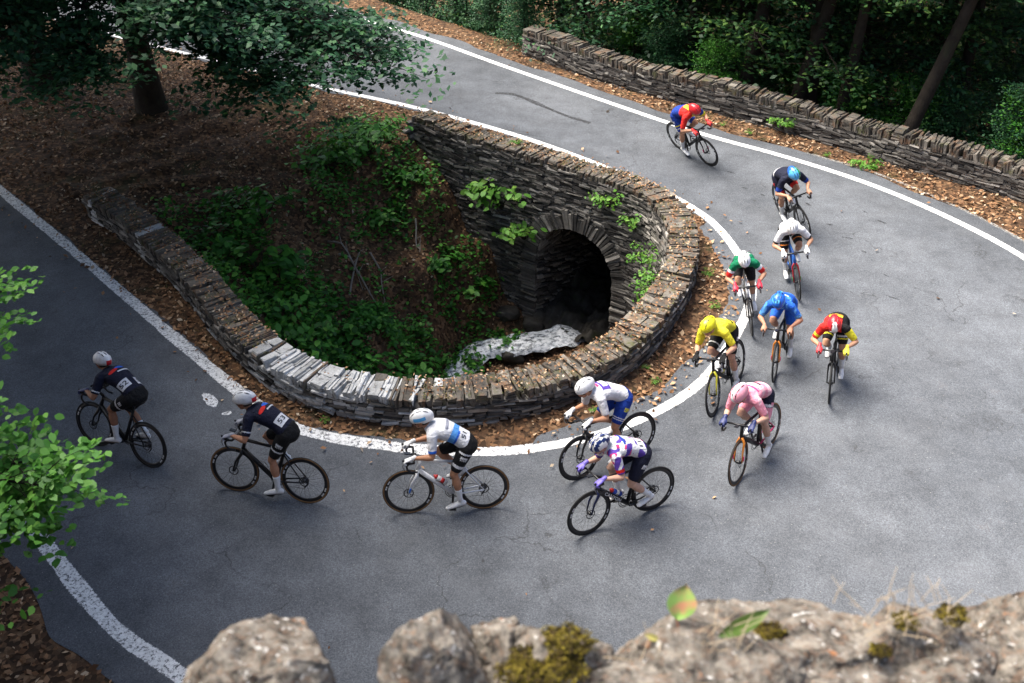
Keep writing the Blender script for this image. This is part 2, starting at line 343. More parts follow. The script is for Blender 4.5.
for c in [(4.6,17.9),(4.9,17.6),(5.1,17.4),(5.35,17.5),(5.7,17.2),(5.9,16.4),(6.1,15.9),(6.25,15.4),(6.4,14.6),(6.3,13.9),(4.45,18.6),(6.7,16.9),(6.9,16.5)]:
    blob('tar_spot',(c[0],c[1]),random.uniform(.05,.13),random.uniform(.015,.03),R(-40+random.uniform(-25,25)),M_TAR,z=.0115)
# ------------------------------------------------------------------ wall path + terrain
WALL=[(-1.98,20.58),(-.88,19.61),(.16,18.86),(1.33,18.01),(2.2,17.36),(2.76,16.64),(2.99,15.67),(2.88,14.62),(2.56,13.66),(2.11,12.78),(1.59,12.04),(.97,11.49),(.25,11.13),(-.44,10.95),(-1.12,10.88),(-1.82,10.95),(-2.54,11.15),(-3.16,11.52),(-3.79,12.11),(-4.42,12.92),(-5.03,13.81),(-5.79,14.78),(-6.42,15.49),(-7.1,16.24),(-7.75,16.84)]
wc=resample(cat(WALL,6),300); WL=sum((b-a).length for a,b in zip(wc,wc[1:]))
poly=np.array([(p.x,p.y) for p in wc]+[(-8.3,17.3),(-9.6,18.6),(-9.3,21.3),(-5,22.5),(-2.75,21.25)])
openseg=np.array([(-7.75,16.84),(-8.3,17.3),(-9.6,18.6),(-9.3,21.3),(-5,22.5),(-2.75,21.25),(-1.98,20.58)])
def inpoly(x,y,P):
    r=np.zeros(x.shape,bool); n=len(P); j=n-1
    for i in range(n):
        xi,yi=P[i];xj,yj=P[j]
        c=((yi>y)!=(yj>y))&(x<(xj-xi)*(y-yi)/(yj-yi+1e-12)+xi); r^=c; j=i
    return r
def segdist(x,y,S):
    d=np.full(x.shape,1e9)
    for a,b_ in zip(S,S[1:]):
        ab=b_-a; t=np.clip(((x-a[0])*ab[0]+(y-a[1])*ab[1])/(ab@ab),0,1); d=np.minimum(d,np.hypot(x-a[0]-ab[0]*t,y-a[1]-ab[1]*t))
    return d
CP=np.array([(-7.1,16.8,-.05),(-5.7,15.3,-.3),(-4.8,14.2,-.55),(-3.8,12.9,-1.0),(-2.6,12,-1.5),(-1.8,11.5,-2.3),(-.4,11.4,-4),(1,12,-4.1),(2.2,14,-4),(2.4,16,-3.8),(1.3,17.6,-3.5),(1.9,17,-3.5),(.3,17.9,-3.6),(1.1,17.5,-3.65),(.5,17.5,-3.75),(0,17.45,-3.85),(-.7,17.4,-3.95),(-1.2,16.8,-4.05),(-.8,16.4,-4.05),(0,16.5,-4.0),(-.8,14.5,-4.2),(-.6,12.4,-4.3),(.5,15,-4.2),(.5,18.3,-3.4),(-.2,18.5,-3.2),(-.66,18.9,-1.85),(-1.75,19.6,-.7),(-2.1,18,-1.7),(-1.9,17,-2.75),(-3.5,17.5,-1.1),(-3,16,-2.0),(-2,15,-3.1),(-4.5,16,-.9),(-4,19,-.5),(-6,18,-.2),(-5.5,17,-.4),(-2.9,14,-2.2),(-3.8,14,-1.3),(-2.4,12.9,-2.4),(-3,20.3,-.15),(-8.6,18,0),(-9,20,-.02),(-7.2,21,-.08),(-6.2,20,-.15),(-7.6,19,-.06),(-5,21.3,-.08),(-7.6,17.6,-.02),(-6.4,18.6,-.12),(-1.6,13.5,-3.6)])
FAR=[(-.1,25.95),(.34,25.54),(2.15,23.7),(4.32,21.95),(6.29,20.42),(7.99,18.9),(9.91,17.3),(11.6,15.2),(12.6,12.5),(12.8,9)]
FARF=np.array([(-40,62),(-14,38.5),(-6,31.5)]+FAR+[(12.6,-20)])    # downhill edge
fpoly=np.array([(-40,62)]+[tuple(p) for p in FARF[1:]]+[(-400,-20),(-400,62)])
def vnoise(x,y,s,seed=0):
    return np.sin(x*s*1.7+1.3*np.sin(y*s*1.1+seed))*np.cos(y*s*1.9+1.7*np.sin(x*s*.9+seed*2))
def height(x,y):
    x=np.asarray(x,float); y=np.asarray(y,float)
    ins=inpoly(x,y,poly)
    W=0;Z=0
    for cx,cy,cz in CP:
        w_=1/((x-cx)**2+(y-cy)**2+.02)**1.7; W=W+w_; Z=Z+w_*cz
    z=Z/W*np.clip(segdist(x,y,openseg)/1.1,0,1)+.06*vnoise(x,y,2.3)+.035*vnoise(x,y,5.1,3)
    z=np.where(ins,z,0.)
    # downhill forest side
    near=inpoly(x,y,fpoly); df=segdist(x,y,FARF)
    down=-np.clip((df-.5)*.65,0,5.5)+np.clip(df-13,0,400)*.30+.25*vnoise(x,y,.7,1)*np.clip(df-.5,0,1)
    z=np.where(~near&(x>-40),down,z)
    # the upper road terrace on which the photographer stands
    z=np.where((y<1.0),7.0,z)
    return z,ins
def axis(lo,hi,st,far):
    a=list(np.arange(lo,hi+1e-6,st)); s=st
    b_=a[-1]; 
    while b_<far: s*=1.35; b_+=s; a.append(b_)
    s=st; b_=a[0]; pre=[]
    while b_>-far: s*=1.35; b_-=s; pre.append(b_)
    return np.array(pre[::-1]+a)
xs=axis(-13,14,.16,400); ys=axis(.96,32,.16,400)
X,Y=np.meshgrid(xs,ys); Zh,IN=height(X,Y)
nx=len(xs); vsg=np.stack([X.ravel(),Y.ravel(),Zh.ravel()],1)
i,j=np.meshgrid(np.arange(nx-1),np.arange(len(ys)-1)); a=(j*nx+i).ravel(); F=np.stack([a,a+1,a+nx+1,a+nx],1)
zf=Zh.ravel()[F]; inf=IN.ravel()[F]; mixed=(inf.any(1)&~inf.all(1)); F=F[~(mixed&((zf.max(1)-zf.min(1))>.30))]
me=bpy.data.meshes.new('ground'); me.from_pydata(vsg.tolist(),[],F.tolist()); me.materials.append(M_LIT); me.polygons.foreach_set('use_smooth',[True]*len(F)); me.update()
og=bpy.data.objects.new('ground',me); COL.objects.link(og); tag(og,kind='structure')
# ------------------------------------------------------------------ dry stone walls
d_=V((.837,-.548,0)); n_=V((-.548,-.837,0)); p0=V((1.18,17.78,0))    # arch face frame
ASC=.12; AW=.95; ASP=-1.80; ACR=-.84; AFL=-3.9
def in_arch(p,z,g=0.0):
    q=V((p.x,p.y,0))-p0; s=q.dot(d_)-ASC
    if abs(q.dot(n_))>.7: return False
    if abs(s)>AW+g: return False
    if z<ASP: return True
    return (s/(AW+g))**2+((z-ASP)/(ACR-ASP+g))**2<1
def wall(name,path,hw,ztop,zin,zout,label,arch=False,white=None,cope=.14,end_caps=True,cope_m=None,red=None):
    root=empty(name,(path[0].x,path[0].y,0)); off=-V((path[0].x,path[0].y,0)); tag(root,label,'stone wall')
    L=[0]
    for a_,b_ in zip(path,path[1:]): L.append(L[-1]+(b_-a_).length)
    T=L[-1]
    def at(s):
        s=max(0,min(T,s)); k=min(len(path)-2,max(0,int(np.searchsorted(L,s)-1))); u=(s-L[k])/max(1e-9,L[k+1]-L[k])
        p=path[k].lerp(path[k+1],u); t=(path[min(k+2,len(path)-1)]-path[max(k-1,0)]).normalized(); return p,t,V((t.y,-t.x,0))
    core=MB(); faces=MB(); cp=MB()
    # core
    st=.12; ns=int(T/st)
    for sgn,zb in ((1,zin),(-1,zout)):
        for i_ in range(ns):
            s0=T*i_/ns; s1=T*(i_+1)/ns; pa,ta,na=at(s0); pb,tb,nb=at(s1); A=pa+na*sgn*(hw-.05); B=pb+nb*sgn*(hw-.05)
            zlo=zb((s0+s1)/2,(A+B)/2); zt=ztop(s0)-.02; z=zlo
            if sgn==1 and arch:
                z=zlo
                while z<zt:
                    z2=min(zt,z+.1)
                    if not in_arch((A+B)/2,(z+z2)/2,.12): core.add([A+off+V((0,0,z)),B+off+V((0,0,z)),B+off+V((0,0,z2)),A+off+V((0,0,z2))],[(0,1,2,3)])
                    z=z2
            else: core.add([A+off+V((0,0,zlo)),B+off+V((0,0,zlo)),B+off+V((0,0,zt)),A+off+V((0,0,zt))],[(0,1,2,3)])
    for i_ in range(ns):
        s0=T*i_/ns; s1=T*(i_+1)/ns; pa,ta,na=at(s0); pb,tb,nb=at(s1); q=hw-.05
        core.add([pa+na*q+off+V((0,0,ztop(s0)-.02)),pb+nb*q+off+V((0,0,ztop(s0)-.02)),pb-nb*q+off+V((0,0,ztop(s0)-.02)),pa-na*q+off+V((0,0,ztop(s0)-.02))],[(0,1,2,3)])
    for s_ in (0,T):
        p,t,nn=at(s_); lo=min(zout(s_,p),0)-.3; core.box(p+off+V((0,0,(lo+ztop(s_))/2-.02)),t*.02,nn*(hw-.05),V((0,0,(ztop(s_)-lo)/2-.02)))
        z=lo
        e=1 if s_==T else -1
        while z<ztop(s_):
            h=random.uniform(.04,.09); y_=-hw
            while y_<hw:
                l=random.uniform(.12,.3); faces.box(p+off+t*e*.03+nn*(y_+l/2)+V((0,0,z+h/2)),t*.05,nn*l*.48,V((0,0,h*.46)),jit=.008); y_+=l
            z+=h
    for sgn,zb in ((1,zin),(-1,zout)):
        zmax=max(ztop(T*k/40) for k in range(41)); zmin=min(zb(T*k/60,at(T*k/60)[0]+at(T*k/60)[2]*sgn*hw) for k in range(61))
        z=zmin
        while z<zmax:
            h=random.uniform(.022,.062); s=-random.random()*.2
            while s<T:
                l=random.uniform(.06,.30) if random.random()<.85 else random.uniform(.3,.5); sm=s+l/2
                if 0<sm<T:
                    p,t,nn=at(sm); pp=p+nn*sgn*hw; wob=.05*noise.noise(V((sm*.7,z*1.5,sgn*5)))
                    zz=z+wob+h/2
                    if zb(sm,pp)-.05<zz<ztop(sm) and not(sgn==1 and arch and in_arch(pp,zz,.20)):
                        mi=0
                        if white and sgn==-1: mi=1 if white(sm,zz) else 0
                        dep=random.uniform(.015,.062)
                        tl=random.gauss(0,.10); t2=(t+V((0,0,tl))).normalized(); up=V((0,0,1))-t*tl
                        faces.box(pp+off-nn*sgn*.03+V((0,0,zz)),t2*l*.48,nn*(dep),up*h*.44,mi=mi,jit=.010)
                s+=l
            z+=h
    # coping: slabs on edge
    s=0
    while s<T:
        if random.random()<.10:
            L_=random.uniform(.12,.26); p,t,nn=at(min(T,s+L_/2)); zz=ztop(s)-.02; lay=0
            while zz<ztop(s)+cope*.75:
                hh=random.uniform(.03,.06); u0=-hw*random.uniform(.9,1.05); c=random.uniform(-.4,.4)*hw
                for a0,a1 in ((u0,c-.008),(c+.008,hw*random.uniform(.9,1.05))):
                    mi=(1 if white(s,9) else 0) if white else 0
                    r_=random.gauss(0,.12); t2=(t+nn*r_).normalized(); n2=(nn-t*r_).normalized(); cp.box(p+off+nn*(a0+a1)/2+V((0,0,zz+hh/2)),t2*L_*.48*random.uniform(.8,1),n2*(a1-a0)/2,V((0,0,hh*.46)),mi=mi,jit=.012)
                zz+=hh
            s+=L_; continue
        th=random.uniform(.018,.07); p,t,nn=at(s+th/2); h=cope*random.uniform(.80,1.10)*(1+.18*noise.noise(V((s*1.3,3,0)))); wdt=hw*random.uniform(.92,1.1)
        tl=random.gauss(.12,.09); up=(V((0,0,1))+t*tl).normalized(); rot=random.gauss(0,.10); n2=(nn+t*rot).normalized(); t2=n2.cross(up)
        mi=0
        if white: mi=1 if white(s,9) else 0
        if red and abs(s-red)<.035: mi=2
        # sometimes two shorter slabs
        if random.random()<.7:
            c=random.uniform(-.3,.3)*hw
            a0=-wdt; a1=c
            for (u0,u1) in ((-wdt,c-.01),(c+.01,wdt)):
                hh=h*random.uniform(.8,1.1); cp.box(p+off+n2*(u0+u1)/2+V((0,0,ztop(s)+hh/2-.03)),t2*th*.48,n2*(u1-u0)/2,up*hh/2,mi=mi,jit=.010)
        else: cp.box(p+off+V((0,0,ztop(s)+h/2-.03)),t2*th*.48,n2*wdt,up*h/2,mi=mi,jit=.010)
        s+=th
    core.build('wall_core',M_CORE,root); faces.build('stone_facing',[M_STONE,M_WHITE],root)
    M_RED=plain('red_paint',(.5,.03,.02)); cp.build('coping',[cope_m or M_COPE,M_WHITE,M_RED],root)
    return root,at,T
ZT=.36
def zin(s,p):
    hh=float(height([p.x],[p.y])[0][0]) if False else None
    return _zin(p)
def _zin(p):
    # lowest terrain just inside the wall
    q=p; z,i_=height(np.array([q.x,q.x-.1,q.x+.1]),np.array([q.y,q.y+.1,q.y-.1])); return float(min(z))-.35
cache={}
def zinc(s,p):
    k=int(s*4)
    if k not in cache: cache[k]=_zin(p)
    return cache[k]
# white section: where the wall stands in front of the bend
def s_of(x,y,path):
    best=min(range(len(path)),key=lambda i_:(path[i_]-V((x,y,0))).length); return sum((b_-a_).length for a_,b_ in zip(path[:best],path[1:best+1]))
sw0=s_of(-1.55,10.9,wc); sw1=s_of(-3.62,11.9,wc); sw2=s_of(-.6,10.9,wc); swr=s_of(-4.1,12.4,wc)
swm1=s_of(-6.35,15.4,wc); swm2=s_of(-7.55,16.7,wc)
def whitef(s,z):
    if abs(s-swm1)<.07 or abs(s-swm2)<.07: return True
    e_=min(abs(s-sw0),abs(s-sw1))
    if sw0<s<sw1 and random.random()>.45+e_*1.6: return False
    if sw0<s<sw1: return random.random()<.93 if z>5 else (z>.02 and random.random()<.7)
    if sw2<s<sw0: return random.random()<.22
    if sw1<s<swm1 and z<.12: return random.random()<.3
    return False
inner,atw,TW=wall('stone_wall',wc,.25,lambda s:ZT,zinc,lambda s,p:-.05,'low grey dry stone parapet curving round the ravine above the arch, part whitewashed',arch=True,white=whitef,red=swr)
fw=resample(cat([(p[0]+.13,p[1]+.13) for p in FAR[1:]],6),140)
wall('stone_wall',list(reversed(fw)),.22,lambda s:.50+.04*math.sin(s*1.3),lambda s,p:-.08,lambda s,p:-.9,'long brown dry stone wall along the outer verge in front of the dark forest',cope=.20,cope_m=M_COPE)
# arch ring (voussoirs) and culvert belong to the wall
off=-V((wc[0].x,wc[0].y,0)); vb=MB()
def archpt(a,g=0):
    # a: 0 right springing .. pi left springing
    return ASC+(AW+g)*math.cos(a), ASP+(ACR-ASP+g)*math.sin(a)
def fpos(s,z,dn=0): return p0+d_*s+n_*dn+V((0,0,z))+off
a=0
def prof():
    pts=[]
    z=AFL
    while z<ASP: pts.append(((ASC+AW,z),(1,0))); z+=random.uniform(.05,.085)
    a_=0
    while a_<PI:
        s,z=archpt(a_); nn=V((math.cos(a_)/(AW),math.sin(a_)/(ACR-ASP))).normalized(); pts.append(((s,z),(nn.x,nn.y))); a_+=random.uniform(.045,.075)
    z=ASP
    while z>AFL: pts.append(((ASC-AW,z),(-1,0))); z-=random.uniform(.05,.085)
    return pts
PR=prof()
# wall face near the arch is curved: place ring on the facing surface
def face_dn(s):
    # distance of the wall's inner face from the arch plane at s
    base=p0+d_*s; best=min(wc[:150],key=lambda q:abs((q-base).dot(d_))); return (best-base).dot(n_)+.27
for (s,z),(nx_,nz_) in PR:
    ln=random.uniform(.26,.44); up=(d_*nx_+V((0,0,nz_))).normalized(); al=n_.cross(up)
    c=fpos(s+nx_*ln/2,z+nz_*ln/2,face_dn(s+nx_*ln/2)-.06+random.uniform(-.015,.02))
    vb.box(c,up*ln/2,al*.028,n_*.10,jit=.010)
vb.build('arch_ring',[M_STONE],inner)
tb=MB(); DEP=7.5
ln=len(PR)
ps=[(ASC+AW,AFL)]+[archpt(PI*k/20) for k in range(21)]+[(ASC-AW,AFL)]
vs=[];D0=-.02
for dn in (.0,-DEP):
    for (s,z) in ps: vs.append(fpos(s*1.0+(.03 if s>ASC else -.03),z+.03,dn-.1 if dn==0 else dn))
n1=len(ps); tb.add(vs,[(k,k+1,n1+k+1,n1+k) for k in range(n1-1)]+[tuple(range(n1,2*n1))]+[(0,n1-1,2*n1-1,n1)])  # far end closed by an added cap that keeps light out
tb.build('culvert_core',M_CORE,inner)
tb=MB()
for (s,z),(nx_,nz_) in PR:
    dn=-face_dn(s)+.03
    while dn<3.2:
        l=random.uniform(.15,.4); up=(d_*nx_+V((0,0,nz_))).normalized(); al=n_.cross(up)
        sl=.35 if nz_==0 else 0
        tb.box(fpos(s-nx_*random.uniform(-.01,.02),z-nz_*.0+(-sl*.0),-dn-l/2+.0),up*.03,al*.026,n_*l*.47+V((0,0,sl*l*.47)),jit=.008); dn+=l
tb.build('culvert_lining',[M_STONE],inner)
# ledge stones (a projecting weathered line across the face)
# ------------------------------------------------------------------ stream
def stream():
    P=cat([(1.5,17.95,-3.75),(1.1,17.75,-3.55),(.6,17.62,-3.6),(0,17.6,-3.7),(-.7,17.5,-3.8),(-1.2,16.8,-3.95),(-1.1,15.4,-4.05),(-.7,13.5,-4.2),(-.4,11.4,-4.3)],26)
    b=MB(); vs=[]; m=25
    for i_,p in enumerate(P):
        t=(P[min(i_+1,len(P)-1)]-P[max(i_-1,0)]).normalized(); nn=V((t.y,-t.x,0)); wd=.36+.14*noise.noise(p*1.7)+.07*noise.noise(p*6)
        for k in range(m):
            u=(k-(m-1)/2)/((m-1)/2); q=p+nn*wd*u; f=V((i_*.09,u*4,0)); vs.append(q+V((0,0,.23+.05*noise.noise(q*2.6)+.04*noise.noise(V((i_*.035,u*4.5,0)))+.03*noise.noise(V((i_*.11,u*11,3)))-.16*abs(u)**3)))
    b.add(vs,[(i_*m+k,(i_+1)*m+k,(i_+1)*m+k+1,i_*m+k+1) for i_ in range(len(P)-1) for k in range(m-1)])
    tag(b.build('stream',M_WATER,smooth=True),kind='structure')
stream()
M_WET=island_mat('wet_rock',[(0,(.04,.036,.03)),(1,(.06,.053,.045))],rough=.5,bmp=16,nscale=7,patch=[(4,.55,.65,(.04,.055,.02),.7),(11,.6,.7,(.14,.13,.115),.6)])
b=MB(); vs=[];n1,n2=50,90
for i_ in range(n1):
    for k in range(n2):
        s_=ASC-AW+2*AW*i_/(n1-1); dn=.12-7.6*k/(n2-1); q=p0+d_*s_+n_*dn; vs.append(q+V((0,0,-3.42+.26*noise.noise(q*2.2)+.18*noise.noise(q*5)+.10*noise.noise(q*11)+.22*abs(s_-ASC)**2-.12*max(0,dn)*6))+off)
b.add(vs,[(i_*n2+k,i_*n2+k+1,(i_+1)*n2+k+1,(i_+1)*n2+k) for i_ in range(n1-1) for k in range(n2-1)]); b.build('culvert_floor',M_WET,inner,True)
def rock_mesh(name,r,sx,sy,sz,seed,mat,sub=3,fl=.35,freq=1.6,chis=False):
    bm=bmesh.new(); bmesh.ops.create_icosphere(bm,subdivisions=sub,radius=1)
    rr=random.Random(seed); planes=[(V((rr.gauss(0,1),rr.gauss(0,1),rr.gauss(0,1))).normalized(),rr.uniform(.62,.9)) for _ in range(16 if chis else 0)]
    for v in bm.verts:
        p=v.co.copy(); q=V([max(-.72,min(.72,c)) for c in p])
        k=1+fl*noise.noise(p*freq+V((seed*7,0,0)))+fl*.35*noise.noise(p*freq*3+V((0,seed*3,0)))+fl*.12*noise.noise(p*freq*8)
        q=(p*.5+q*.62)*k
        for pn,pd in planes:
            e_=q.dot(pn)-pd
            if e_>0: q-=pn*e_*.92
        if chis: q+=p*(.05*noise.noise(p*5+V((seed,0,0)))+.025*noise.noise(p*14)+.012*noise.noise(p*35))
        v.co=V((q.x*sx,q.y*sy,q.z*sz))*r
    me=bpy.data.meshes.new(name); bm.to_mesh(me); bm.free(); me.materials.append(mat); me.polygons.foreach_set('use_smooth',[True]*len(me.polygons)); return me
M_WET=island_mat('wet_rock',[(0,(.04,.036,.03)),(1,(.06,.053,.045))],rough=.5,bmp=16,nscale=7,patch=[(4,.55,.65,(.04,.055,.02),.7),(11,.6,.7,(.14,.13,.115),.6)])
for k,(x,y,z,r,lab) in enumerate([(.0,17.32,-3.70,.21,'dark wet boulder in the middle of the white stream'),(-.85,17.15,-3.75,.16,'small dark rock at the left edge of the stream'),(.5,18.15,-3.4,.22,'dark mossy rock at the foot of the left jamb of the arch'),(-.1,18.3,-3.25,.22,'dark rock beside the ferns left of the arch')]):
    o=bpy.data.objects.new('boulder',rock_mesh('boulder',r,1.2,.9,.7,k+3,M_WET)); COL.objects.link(o); o.location=(x,y,z); tag(o,lab,'rock')
# ------------------------------------------------------------------ fallen leaves (nobody could count them)
rp_in=np.array([(p.x,p.y) for p in road_in]); rp_out=np.array([(p.x,p.y) for p in road_out]); roadpoly=np.vstack([rp_in,rp_out[::-1]])
wpoly_d=np.array([(p.x,p.y) for p in wc[::4]])
innerpoly=np.array([(p.x,p.y) for p in cin[::5]])
def scatter_leaves():
    n=150000; x=rng.uniform(-13,13,n); y=rng.uniform(6,31,n)
    keep=y<26+rng.uniform(-2,6,n); x=x[keep];y=y[keep]
    dw=segdist(x,y,wpoly_d); onr=inpoly(x,y,roadpoly)
    dl=segdist(x,y,np.array([(p.x,p.y) for p in cin[::5]])); 
    inner_side=inpoly(x,y,innerpoly); ok=(~onr)|(inner_side&(rng.random(len(x))<np.clip(.75-.3*vnoise(x,y,1.1,7)-np.clip(.3-dl,0,.3)*2.6,0.03,1)))|((dl<.45)&(rng.random(len(x))<.05*(1+vnoise(x,y,1.7,1))))|(rng.random(len(x))<.0015)
    ins=inpoly(x,y,poly)
    ok&=(dw>.26)
    dens=np.where(ins,.62,1.0); near=inpoly(x,y,fpoly); dens=np.where(~near,.3,dens)
    cl=vnoise(x,y,1.3,2)*.35+.68+.2*vnoise(x,y,4.1,5); ok&=rng.random(len(x))<dens*cl
    x=x[ok];y=y[ok]; z,_=height(x,y); z=z+np.where(inpoly(x,y,roadpoly),.018,.0)+rng.uniform(.006,.04,len(x))
    nn=np.zeros((len(x),3)); nn[:,2]=1
    v,k=leaves(np.stack([x,y,z],1),nn,.075*rng.choice([.55,.8,1,1.35],len(x)),jit=.45)
    # on top of the ravine wall
    xs_=[];
    for _ in range(2600):
        s=random.uniform(0,TW)
        if sw0-.1<s<sw1+.1 and random.random()<.85: continue
        p,t,nn_=atw(s); q=p+nn_*random.uniform(-.24,.24); xs_.append((q.x,q.y,ZT+.16+random.uniform(0,.03)))
    n2=np.zeros((len(xs_),3)); n2[:,2]=1; v2,k=leaves(np.array(xs_),n2,.05,jit=.4)
    me=quads_mesh('fallen_leaves',np.vstack([v,v2]),k,[M_DEAD]); o=bpy.data.objects.new('fallen_leaves',me); COL.objects.link(o)
    tag(o,'dry brown and orange fallen leaves covering the verges and ravine slopes','fallen leaves',kind='stuff')
scatter_leaves()
def scatter_grass():
    n=30000; x=rng.uniform(-13,12,n); y=rng.uniform(6,30,n); onr=inpoly(x,y,roadpoly); dw=segdist(x,y,wpoly_d); ok=(~onr)&(dw>.27)
    c=vnoise(x,y,.9,5); ok&=c>.35; near=inpoly(x,y,fpoly); ok&=near
    x=x[ok];y=y[ok]; z,_=height(x,y); nb=len(x); h=rng.uniform(.05,.14,nb); a_=rng.uniform(0,2*PI,nb); lx=rng.normal(0,.04,nb); ly=rng.normal(0,.04,nb)
    w_=.006
    P=[np.stack([x-np.cos(a_)*w_,y-np.sin(a_)*w_,z],1),np.stack([x+np.cos(a_)*w_,y+np.sin(a_)*w_,z],1),np.stack([x+lx,y+ly,z+h],1)]
    v=np.stack(P,1).reshape(-1,3); me=quads_mesh('grass',v,3,[M_GRASS]); o=bpy.data.objects.new('grass',me); COL.objects.link(o); tag(o,'thin dry and green grass tufts on the verges','grass',kind='stuff')
scatter_grass()
def wall_moss():
    cc=[];
    for _ in range(9000):
        s_=random.uniform(0,TW); p,t,nn_=atw(s_); q=p+nn_*random.uniform(-.24,.24)
        if noise.noise(q*2.3)>.06 and not (sw0<s_<sw1): cc.append((q.x,q.y,ZT+.10+random.uniform(0,.035)))
    n2=np.zeros((len(cc),3)); n2[:,2]=1; v,k=leaves(np.array(cc),n2,.03,jit=.8); me=quads_mesh('moss',v,k,[M_GRASS]); o=bpy.data.objects.new('moss',me); COL.objects.link(o); tag(o,'olive moss and tiny grass growing along the top of the ravine parapet','moss',kind='stuff')
wall_moss()
def ivy():
    n=120000; x=rng.uniform(-8,0,n); y=rng.uniform(11,21.5,n); ins=inpoly(x,y,poly)&(segdist(x,y,wpoly_d)>.3)
    f=np.zeros(n)
    for cx,cy,r,a in [(-3.2,15.0,1.7,1.1),(-2.2,15.8,1.4,1),(-1.9,14.6,1.2,1),(-3.6,18.6,.7,.5),(-2.9,19.2,.8,.7),(-2.8,13.2,1.3,1),(-4.7,15.3,1.1,.8),(-3.2,20.0,1.1,.9),(-2.1,19.3,.6,.7),(-1.2,17.9,.6,.5),(-5.6,16.8,.9,.7),(-1.4,16.2,.7,.6),(-.9,18.4,.5,.6)]: f=np.maximum(f,a*np.exp(-(((x-cx)**2+(y-cy)**2)/r**2)**1.5))
    ok=ins&(rng.random(n)<f*(.5+.6*vnoise(x,y,3,3))); x=x[ok];y=y[ok]; z,_=height(x,y); z=z+rng.uniform(.03,.28,len(x))
    nn=np.zeros((len(x),3)); nn[:,2]=1; v,k=leaves(np.stack([x,y,z],1),nn,.10,kind='ovate',jit=.4); me=quads_mesh('ground_cover',v,k,[M_PLANT]); o=bpy.data.objects.new('ground_cover',me); COL.objects.link(o); tag(o,'low green leafy ground cover on the slope inside the ravine','ground cover',kind='stuff')
ivy()
# ------------------------------------------------------------------ plants
def plant_mesh(name,n,r,h,size,mat,droop=.3,stems=7):
    b=MB(); C=[];Nn=[]
    for k in range(stems):
        a=random.uniform(0,2*PI); l=r*random.uniform(.6,1.1); hh=h*random.uniform(.6,1.1)
        P=[V((0,0,0)),V((math.cos(a)*l*.35,math.sin(a)*l*.35,hh*.7)),V((math.cos(a)*l*.75,math.sin(a)*l*.75,hh)),V((math.cos(a)*l,math.sin(a)*l,hh*(1-droop)))]
        b.tube(P,[.008,.006,.004,.002],n=4)
        for q in range(n//stems):
            u=random.uniform(.25,1)*2.999; i_=int(u); p=P[i_].lerp(P[min(3,i_+1)],u-i_)+V((random.gauss(0,r*.16),random.gauss(0,r*.16),random.gauss(0,h*.1))); C.append(p); Nn.append((math.cos(a)*.4,math.sin(a)*.4,1))
    v,k=leaves(np.array([tuple(c) for c in C]),np.array(Nn),size,kind='ovate',jit=.35)
    return b.mesh('stem',[M_BARK]),quads_mesh('foliage',v,k,[mat])
def place_plant(name,proto,loc,s,rz,label,cat_,group=None,tilt=None):
    r=empty(name,loc,rz); r.scale=(s,s,s)
    if tilt: r.rotation_euler=tilt
    tag(r,label,cat_,group)
    for nm,me in zip(('stem','foliage'),proto):
        o=bpy.data.objects.new(nm,me); COL.objects.link(o); o.parent=r
    return r
PL=[plant_mesh('p',150,.42,.32,.11,M_PLANT),plant_mesh('p',240,.55,.42,.10,M_PLANT,stems=10),plant_mesh('p',120,.35,.28,.13,M_PLANT,stems=6)]
PLY=[plant_mesh('p',210,.34,.26,.075,M_PLANTY,stems=10),plant_mesh('p',180,.28,.30,.06,M_PLANTY,stems=11)]
def hz(x,y): return float(height([x],[y])[0][0])
spots=[(-4.6,15.9,1.5,0,'dense dark green shrub behind the left parapet'),(-4.1,15.2,1.2,1,'low green shrub near the left parapet below the dense one'),
(-3.7,14.3,1.2,1,'broad green plant on the ravine slope behind the whitewashed coping'),(-3.0,13.9,1.3,1,'lush green clump in the middle of the ravine plants'),(-2.4,14.5,1.3,1,'green clump above the lush middle one in the ravine'),
(-2.9,13.0,1.2,0,'green plant hugging the inner side of the whitewashed wall'),(-2.1,13.4,1.2,1,'leafy green plant low in the ravine behind the coping'),(-3.3,12.5,1.0,0,'yellow flecked green plant right behind the wall end of the whitewash'),
(-1.9,15.5,1.2,0,'green plant on the ravine slope above the leafy clumps'),(-1.6,14.6,1.1,2,'broad leaved plant on the lower ravine slope'),(-3.4,15.4,1.1,2,'green plant half way up the leaf covered slope'),
(-.8,18.3,1.0,2,'green plant at the foot of the dark wall left of the arch'),(-.55,17.7,.9,2,'green plant left of the arch near the stream bank'),(-.1,17.8,.8,0,'small green plant beside the left jamb of the arch'),(-1.5,18.4,1.0,0,'green plant where the slope meets the dark wall'),
(-2.2,19.6,.8,2,'small plant beside the end of the dark wall'),(-2.6,18.9,1.1,0,'dark green plant on the upper slope near the wall end'),(-3.1,19.9,1.3,1,'mossy green bush below the road edge line'),(-3.9,19.6,1.2,1,'dark bush on the bank left of the mossy one'),
(-1.1,17.2,.8,1,'small green plant above the stream'),(-1.35,16.3,.8,2,'fern like plant at the left bank of the stream'),(-4.9,17.4,1.2,1,'dark green bush in the shade under the big tree'),(-2.6,16.2,.9,0,'small green plant in the middle of the brown slope'),(-5.4,16.3,1.1,0,'dark bush beside the upper end of the left parapet'),
(-1.0,15.6,1.0,1,'leafy plant overhanging the stream bank')]
for i_,(x,y,s,k,lab) in enumerate(spots):
    place_plant('ravine_plant',PL[k],(x,y,hz(x,y)-.03),s*1.3,random.uniform(0,6),lab,'plant','green plants growing in the ravine')
